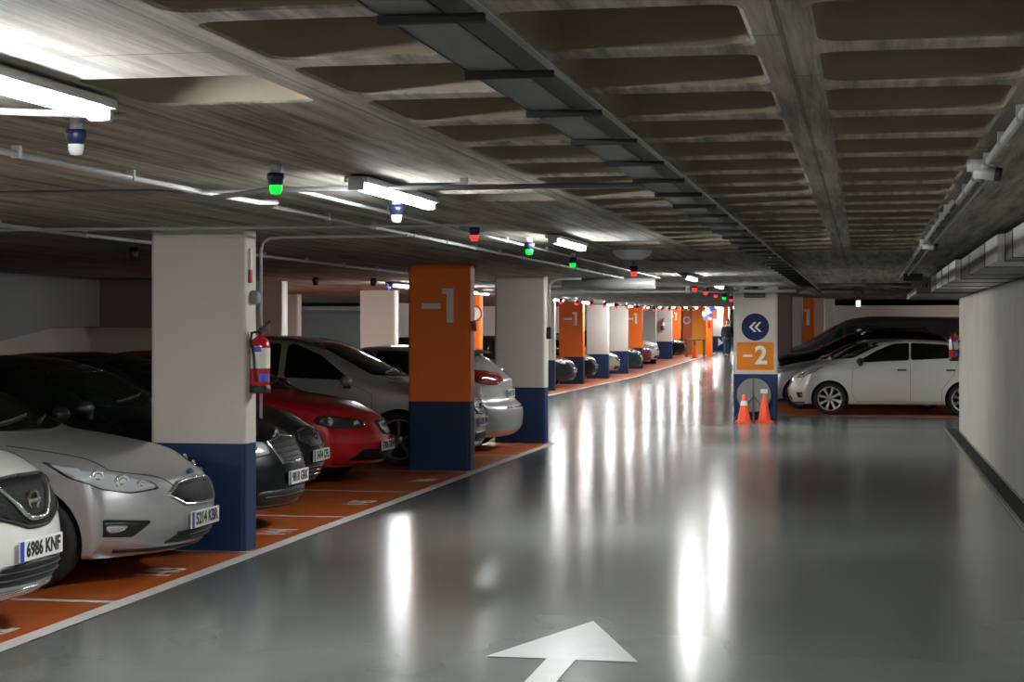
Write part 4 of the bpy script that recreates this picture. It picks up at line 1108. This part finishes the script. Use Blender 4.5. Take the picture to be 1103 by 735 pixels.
make_car('black_estate', 'black estate with roof rails behind the silver car on the right', (-2.35 + 2.3, 42.0, 0), math.pi, P_BLACK, bsu, extras=rails,
         dlo=[[(1.5, 1.15), (2.4, 1.17), (2.4, 1.56), (2.2, 1.55), (1.85, 1.42)], [(2.48, 1.17), (3.4, 1.2), (3.9, 1.3), (3.7, 1.5), (3.3, 1.56), (2.48, 1.57)]],
         hl=[(.10, .52, .84), (.14, .54, .92), (.40, .74, .98), (.5, .82, .88), (.22, .66, .82)], glassm=M_GLASS)
van = spec(L=5.1, W=1.92, H=1.98, zb=.22, fo=.95, wb=3.1, wr=.34, tumble=.13, crown=.03, shoulder=.05, fsweep=.25, rsweep=.08,
           top=[(0, .95), (.15, 1.05), (.6, 1.18), (.95, 1.28), (1.05, 1.32), (1.7, 1.72), (2.1, 1.90), (2.6, 1.98), (4.9, 1.96), (5.05, 1.85), (5.1, 1.75)],
           belt=[(0, 1.0), (1.2, 1.15), (5.1, 1.2)], wrap=[(0, 0), (.6, .05), (1.3, .18), (2.2, .1), (2.8, 0), (5.1, 0)], plan=[(0, .86), (.3, .94), (.9, 1), (4.9, 1), (5.1, .98)],
           rprof=[(.2, .06), (.4, 0), (2, .0)], ws=(1.42, 1.80, 0), rw=[(0, -.6, 1.3), (0, .6, 1.3), (0, .6, 1.75), (0, -.6, 1.75)], handles=(2.5,), doorx=(1.5, 2.7, 4.2))
make_car('grey_van', 'tall dark grey van, rearmost of the cars in the right bay', (-2.5 + 2.55, 44.9, 0), math.pi, paint('van_grey', (.09, .095, .10), .3, .4), van,
         dlo=[[(1.62, 1.27), (1.98, 1.27), (1.98, 1.67), (1.86, 1.62)], [(2.06, 1.27), (2.85, 1.27), (2.85, 1.72), (2.5, 1.76), (2.06, 1.70)]], glassm=M_GREENGLASS, cat='van',
         ws=[(0, -.74, 1.40), (0, 0, 1.37), (0, .74, 1.40), (0, .62, 1.78), (0, -.62, 1.78)], seams=False)

# --- distant cars in the second row
FHL = [(.10, .52, .68), (.14, .54, .77), (.40, .74, .84), (.62, .80, .86), (.50, .82, .76), (.22, .66, .67)]
def far_car(name, label, px, v, p, sp=HATCH, yellow=False, **kw):
    u = on_line(px, v)
    make_car(name, label, (u - sp['L'] / 2, v, rise(v)), 0, p, sp, fine=False, hl=FHL, seams=False, doors=False, lens=[(.25, .66, .74, .05)],
             grille=dict(pts=[(0, 0, .55), (0, .28, .56), (0, .34, .66), (0, 0, .69)], frame=1), intake=dict(pts=[(0, 0, .26), (0, .5, .27), (0, .46, .38), (0, 0, .38)], bw=.4), **kw)
far_car('dark_car', 'dark parked car glimpsed between the pillars over the silver roof', 556, 43.6, P_BLACK)
far_car('dark_hatchback', 'dark grey car front left of the first far orange pillar', 620, 50.9, P_GREY, plate=('2290 FKT', .48))
far_car('black_hatchback', 'black car front right of the first far orange pillar', 643, 56.5, P_BLACK, plate=('8105 GBN', .48))
far_car('cream_hatchback', 'cream small car front between two cream far pillars', 667.5, 62.2, paint('cream', (.50, .46, .38), 0, .4))
far_car('teal_hatchback', 'dark teal car front below the second far orange pillar', 692, 67.4, paint('teal', (.02, .055, .065), .3, .35), plate=('3077 HZD', .48))
far_car('maroon_hatchback', 'maroon car front left of the white far car', 702, 73.0, paint('maroon', (.16, .012, .025), .2, .35))
far_car('white_hatchback', 'white car front farthest but one in the far row', 710, 76.0, P_WHITE, sp=suv)
far_car('black_hatchback', 'black car front farthest, beside the orange booth', 738.5, 87.6, P_BLACK, plate=('1950 FNS', .48))

# ------------------------------------------------------------------ far end: booth, table, sign, person
def placed_box(name, label, cat, px0, px1, depth, z0, z1, d, m):
    (xa, ya), (xb, yb) = spot(px0, depth), spot(px1, depth)
    t = thing(name, label, cat, (xa, ya, rise(ya)), math.atan2(yb - ya, xb - xa))
    w = math.hypot(xb - xa, yb - ya); b = MB(); b.box(0, 0, z0, w, d, z1); b.build('panel', m, t); return t, w
t, w = placed_box('attendant_booth', 'orange booth wall at the far end of the car row', 'booth', 735.5, 761, 93, 0, 2.42, 2.2, mat('booth_orange', (.95, .36, .01), .5))
b = MB(); b.box(0, -.02, 0, w * .40, 0, 2.42); b.build('door_panel', mat('booth_dark_orange', (.50, .10, .01), .5), t)
b = MB(); b.lathe([(.13, -.045), (.13, -.05), (.2, -.05), (.2, -.03)], axis='Y', org=(w * .16, 0, 1.75)); b.build('round_mark', M_SIGNWHITE, t)
t, w = placed_box('orange_post', 'narrow orange post right of the booth with a red box', 'pillar', 761.5, 767.5, 89.5, 0, 2.45, .3, M_ORANGE)
b = MB(); b.box(.03, -.06, 1.38, .16, 0, 1.75); b.build('red_box', M_RED, t)
t, w = placed_box('end_wall_panel', 'short white wall with navy base and white arrow at the far end', 'wall panel', 768, 786, 100, .82, 2.5, .3, M_WHITE)
b = MB(); b.box(0, -.002, 0, w, .3, .82); b.build('navy_base', M_BLUE, t)
b = MB(); b.prism([(.28, .28), (.28, .72), (.58, .45)], 'Y', -.02, -.004); b.build('arrow_mark', M_SIGNWHITE, t)
t, w = placed_box('orange_post', 'thin orange post behind the walking person', 'pillar', 779.5, 784.5, 96, 1.25, 2.45, .2, M_ORANGE)
b = MB(); b.box(0, 0, 0, w, .2, 1.25); b.build('lower_post', M_BLUE, t)
# wooden counter table
(xa, ya) = spot(746, 88); t = thing('wooden_table', 'wooden trestle table in front of the orange booth', 'table', (xa, ya, rise(ya)), YAW)
b = MB(); b.box(-.35, -.3, .80, .62, .3, .86); b.build('tabletop', M_WOOD, t)
for x in (-.3, .10, .56):
    for y in (-.25, .25):
        b = MB(); b.box(x - .03, y - .03, 0, x + .03, y + .03, .80); b.build('leg', M_WOOD, t)
(xa, ya) = spot(748.5, 85.5); t = thing('traffic_cone', 'small red and white cone before the wooden table', 'traffic cone', (xa, ya, rise(ya)))
b = MB(); b.lathe([(0, 0), (.16, 0), (.16, .04), (.12, .05), (.03, .6), (0, .6)], seg=20); b.build('body', M_CONE, t)
b = MB(); b.lathe([(.095, .2), (.07, .34)], seg=20); b.build('reflective_band', M_SIGNWHITE, t)
# coloured hanging sign
(xa, ya) = spot(764.5, 84); t = thing('hanging_sign', 'orange hanging board with blue and white round dots at the far end', 'sign', (xa, ya, ZC + rise(ya)), YAW)
b = MB(); b.box(-.33, -.02, -.58, .33, .02, -.05); b.build('board', mat('board_orange', (.8, .16, .02), .5), t)
for dx, dz, r, m in ((-.25, -.35, .12, M_SIGNWHITE), (-.10, -.18, .13, M_SIGNWHITE), (.05, -.42, .11, M_STICKER), (.10, -.12, .12, M_STICKER), (-.20, -.55, .10, M_STICKER), (-.02, -.30, .10, M_SIGNWHITE), (.02, -.56, .08, M_SIGNWHITE)):
    b = MB(); b.cyl((dx, -.03, dz), (dx, -.021, dz), r, seg=20); b.build('dot', m, t)
b = MB(); b.cyl((-.2, 0, -.06), (-.2, 0, 0), .01); b.cyl((.2, 0, -.06), (.2, 0, 0), .01); b.build('hanger', M_DARKSTEEL, t)

def skin_mesh(name, joints, edges, m, parent, sub=2):
    me = bpy.data.meshes.new(name); me.from_pydata([j[0] for j in joints], edges, []); me.update()
    o = link_mesh(name, me, m, parent)
    md = o.modifiers.new('skin', 'SKIN'); md.use_smooth_shade = True
    for i, j in enumerate(joints):
        me.skin_vertices[0].data[i].radius = (j[1], j[2] if len(j) > 2 else j[1])
    me.skin_vertices[0].data[0].use_root = True
    md2 = o.modifiers.new('sub', 'SUBSURF'); md2.levels = sub; md2.render_levels = sub
    bpy.context.view_layer.update()
    dg = bpy.context.evaluated_depsgraph_get(); dg.update()
    m2 = bpy.data.meshes.new_from_object(o.evaluated_get(dg), depsgraph=dg)
    o.modifiers.clear(); o.data = m2
    for p in m2.polygons: p.use_smooth = True
    m2.materials.clear(); m2.materials.append(m)
    return o
(xa, ya) = spot(783.3, 88.0)
per = thing('person', 'person in dark jacket and blue jeans walking at the far end', 'person', (xa, ya, rise(ya)), YAW)
M_SKIN = mat('skin', (.48, .28, .20), .55); M_JACKET = mat('dark_jacket', (.015, .017, .022), .8); M_JEANS = mat('blue_jeans', (.05, .09, .20), .8); M_HAIR = mat('brown_hair', (.10, .04, .02), .7)
# facing the camera (-y), one leg forward
J = [((0, 0, .98), .11, .085), ((0, .0, 1.15), .11, .085), ((0, 0, 1.35), .13, .09), ((0, 0, 1.47), .08, .07), ((0, -.01, 1.54), .048), ((0, -.015, 1.62), .068, .08), ((0, -.015, 1.70), .072, .09), ((0, -.0, 1.77), .05, .06)]
E = [(i, i + 1) for i in range(7)]
def add(p, r, par, r2=None):
    J.append((p, r, r2 or r)); E.append((par, len(J) - 1)); return len(J) - 1
for s, sw in ((-1, -.10), (1, .12)):
    sh = add((s * .19, 0, 1.43), .055, 3); el = add((s * .25, .03 * s, 1.15), .042, sh); wr = add((s * .24, sw - .04, .90), .028, el); pm = add((s * .24, sw - .06, .82), .036, wr, .02)
    for k, (dx, l) in enumerate(((-.024, .07), (-.008, .085), (.008, .08), (.024, .065))):
        a = add((s * .24, sw - .06 + dx, .785), .009, pm); b_ = add((s * .235, sw - .065 + dx, .785 - l * .5), .008, a); add((s * .225, sw - .07 + dx, .785 - l * .9), .007, b_)
    a = add((s * .22, sw - .10, .80), .010, pm); add((s * .215, sw - .115, .765), .009, a)
    hp = add((s * .10, 0, .92), .085, 0); kn = add((s * .10, -.12 if s < 0 else .02, .50), .058, hp); an = add((s * .10, -.16 if s < 0 else .16, .10), .038, kn); add((s * .10, -.27 if s < 0 else .06, .045), .035, an)
skin_mesh('body', J, E, M_SKIN, per)
jj = [((0, 0, .84), .17, .13), ((0, 0, 1.15), .15, .115), ((0, 0, 1.36), .175, .12), ((0, 0, 1.46), .09, .085)]; je = [(0, 1), (1, 2), (2, 3)]
for s, sw in ((-1, -.10), (1, .12)):
    n = len(jj); jj += [((s * .20, 0, 1.42), .075), ((s * .26, .03 * s, 1.15), .062), ((s * .245, sw - .03, .92), .048)]; je += [(2, n), (n, n + 1), (n + 1, n + 2)]
skin_mesh('jacket', jj, je, M_JACKET, per)
jj = [((0, 0, .96), .14, .11)]; je = []
for s in (-1, 1):
    n = len(jj); jj += [((s * .10, 0, .86), .10), ((s * .10, -.12 if s < 0 else .02, .50), .078), ((s * .10, -.16 if s < 0 else .16, .11), .062)]; je += [(0, n), (n, n + 1), (n + 1, n + 2)]
skin_mesh('jeans', jj, je, M_JEANS, per)
for s in (-1, 1):
    y = -.16 if s < 0 else .16
    b = MB(); b.box(s * .10 - .045, y - .16, .0, s * .10 + .045, y + .08, .10, .03); b.build('shoe', M_BLACK, per)
b = MB(); b.lathe([(0, 1.86), (.06, 1.85), (.10, 1.79), (.108, 1.70), (.10, 1.56)], seg=20)
for v in b.bm.verts: v.co.y = v.co.y * 1.05 + .02
bmesh.ops.delete(b.bm, geom=[v for v in b.bm.verts if v.co.y < -.04 and v.co.z < 1.75], context='VERTS'); b.build('hair', M_HAIR, per)
for s in (-1, 1):
    b = MB(); b.lathe([(0, -.102), (.008, -.1), (.009, -.095)], axis='Y', seg=10, org=(s * .03, 0, 1.69)); b.build('eye', M_BLACK, per)
b = MB(); b.prism([(-.105, 1.70), (-.125, 1.655), (-.095, 1.65)], 'X', -.012, .012); b.build('nose', M_SKIN, per)
b = MB(); b.box(-.022, -.103, 1.622, .022, -.09, 1.630); b.build('mouth', mat('lips', (.35, .12, .10), .5), per)

# ------------------------------------------------------------------ world, camera, colour management
w = bpy.data.worlds.new('world'); bpy.context.scene.world = w; w.use_nodes = True
w.node_tree.nodes['Background'].inputs[0].default_value = (.01, .01, .011, 1)
cam = bpy.data.cameras.new('camera'); co = bpy.data.objects.new('camera', cam); C.objects.link(co)
co.location = (0, 0, H); co.rotation_euler = (R(90), 0, YAW)
cam.sensor_width = 36; cam.lens = F / 1103 * 36; cam.shift_y = -14.5 / 1103; cam.clip_end = 400
sc = bpy.context.scene; sc.camera = co
sc.view_settings.view_transform = 'Standard'; sc.view_settings.look = 'None'; sc.view_settings.gamma = 1; sc.view_settings.use_curve_mapping = False
sc.view_settings.exposure = 1.8
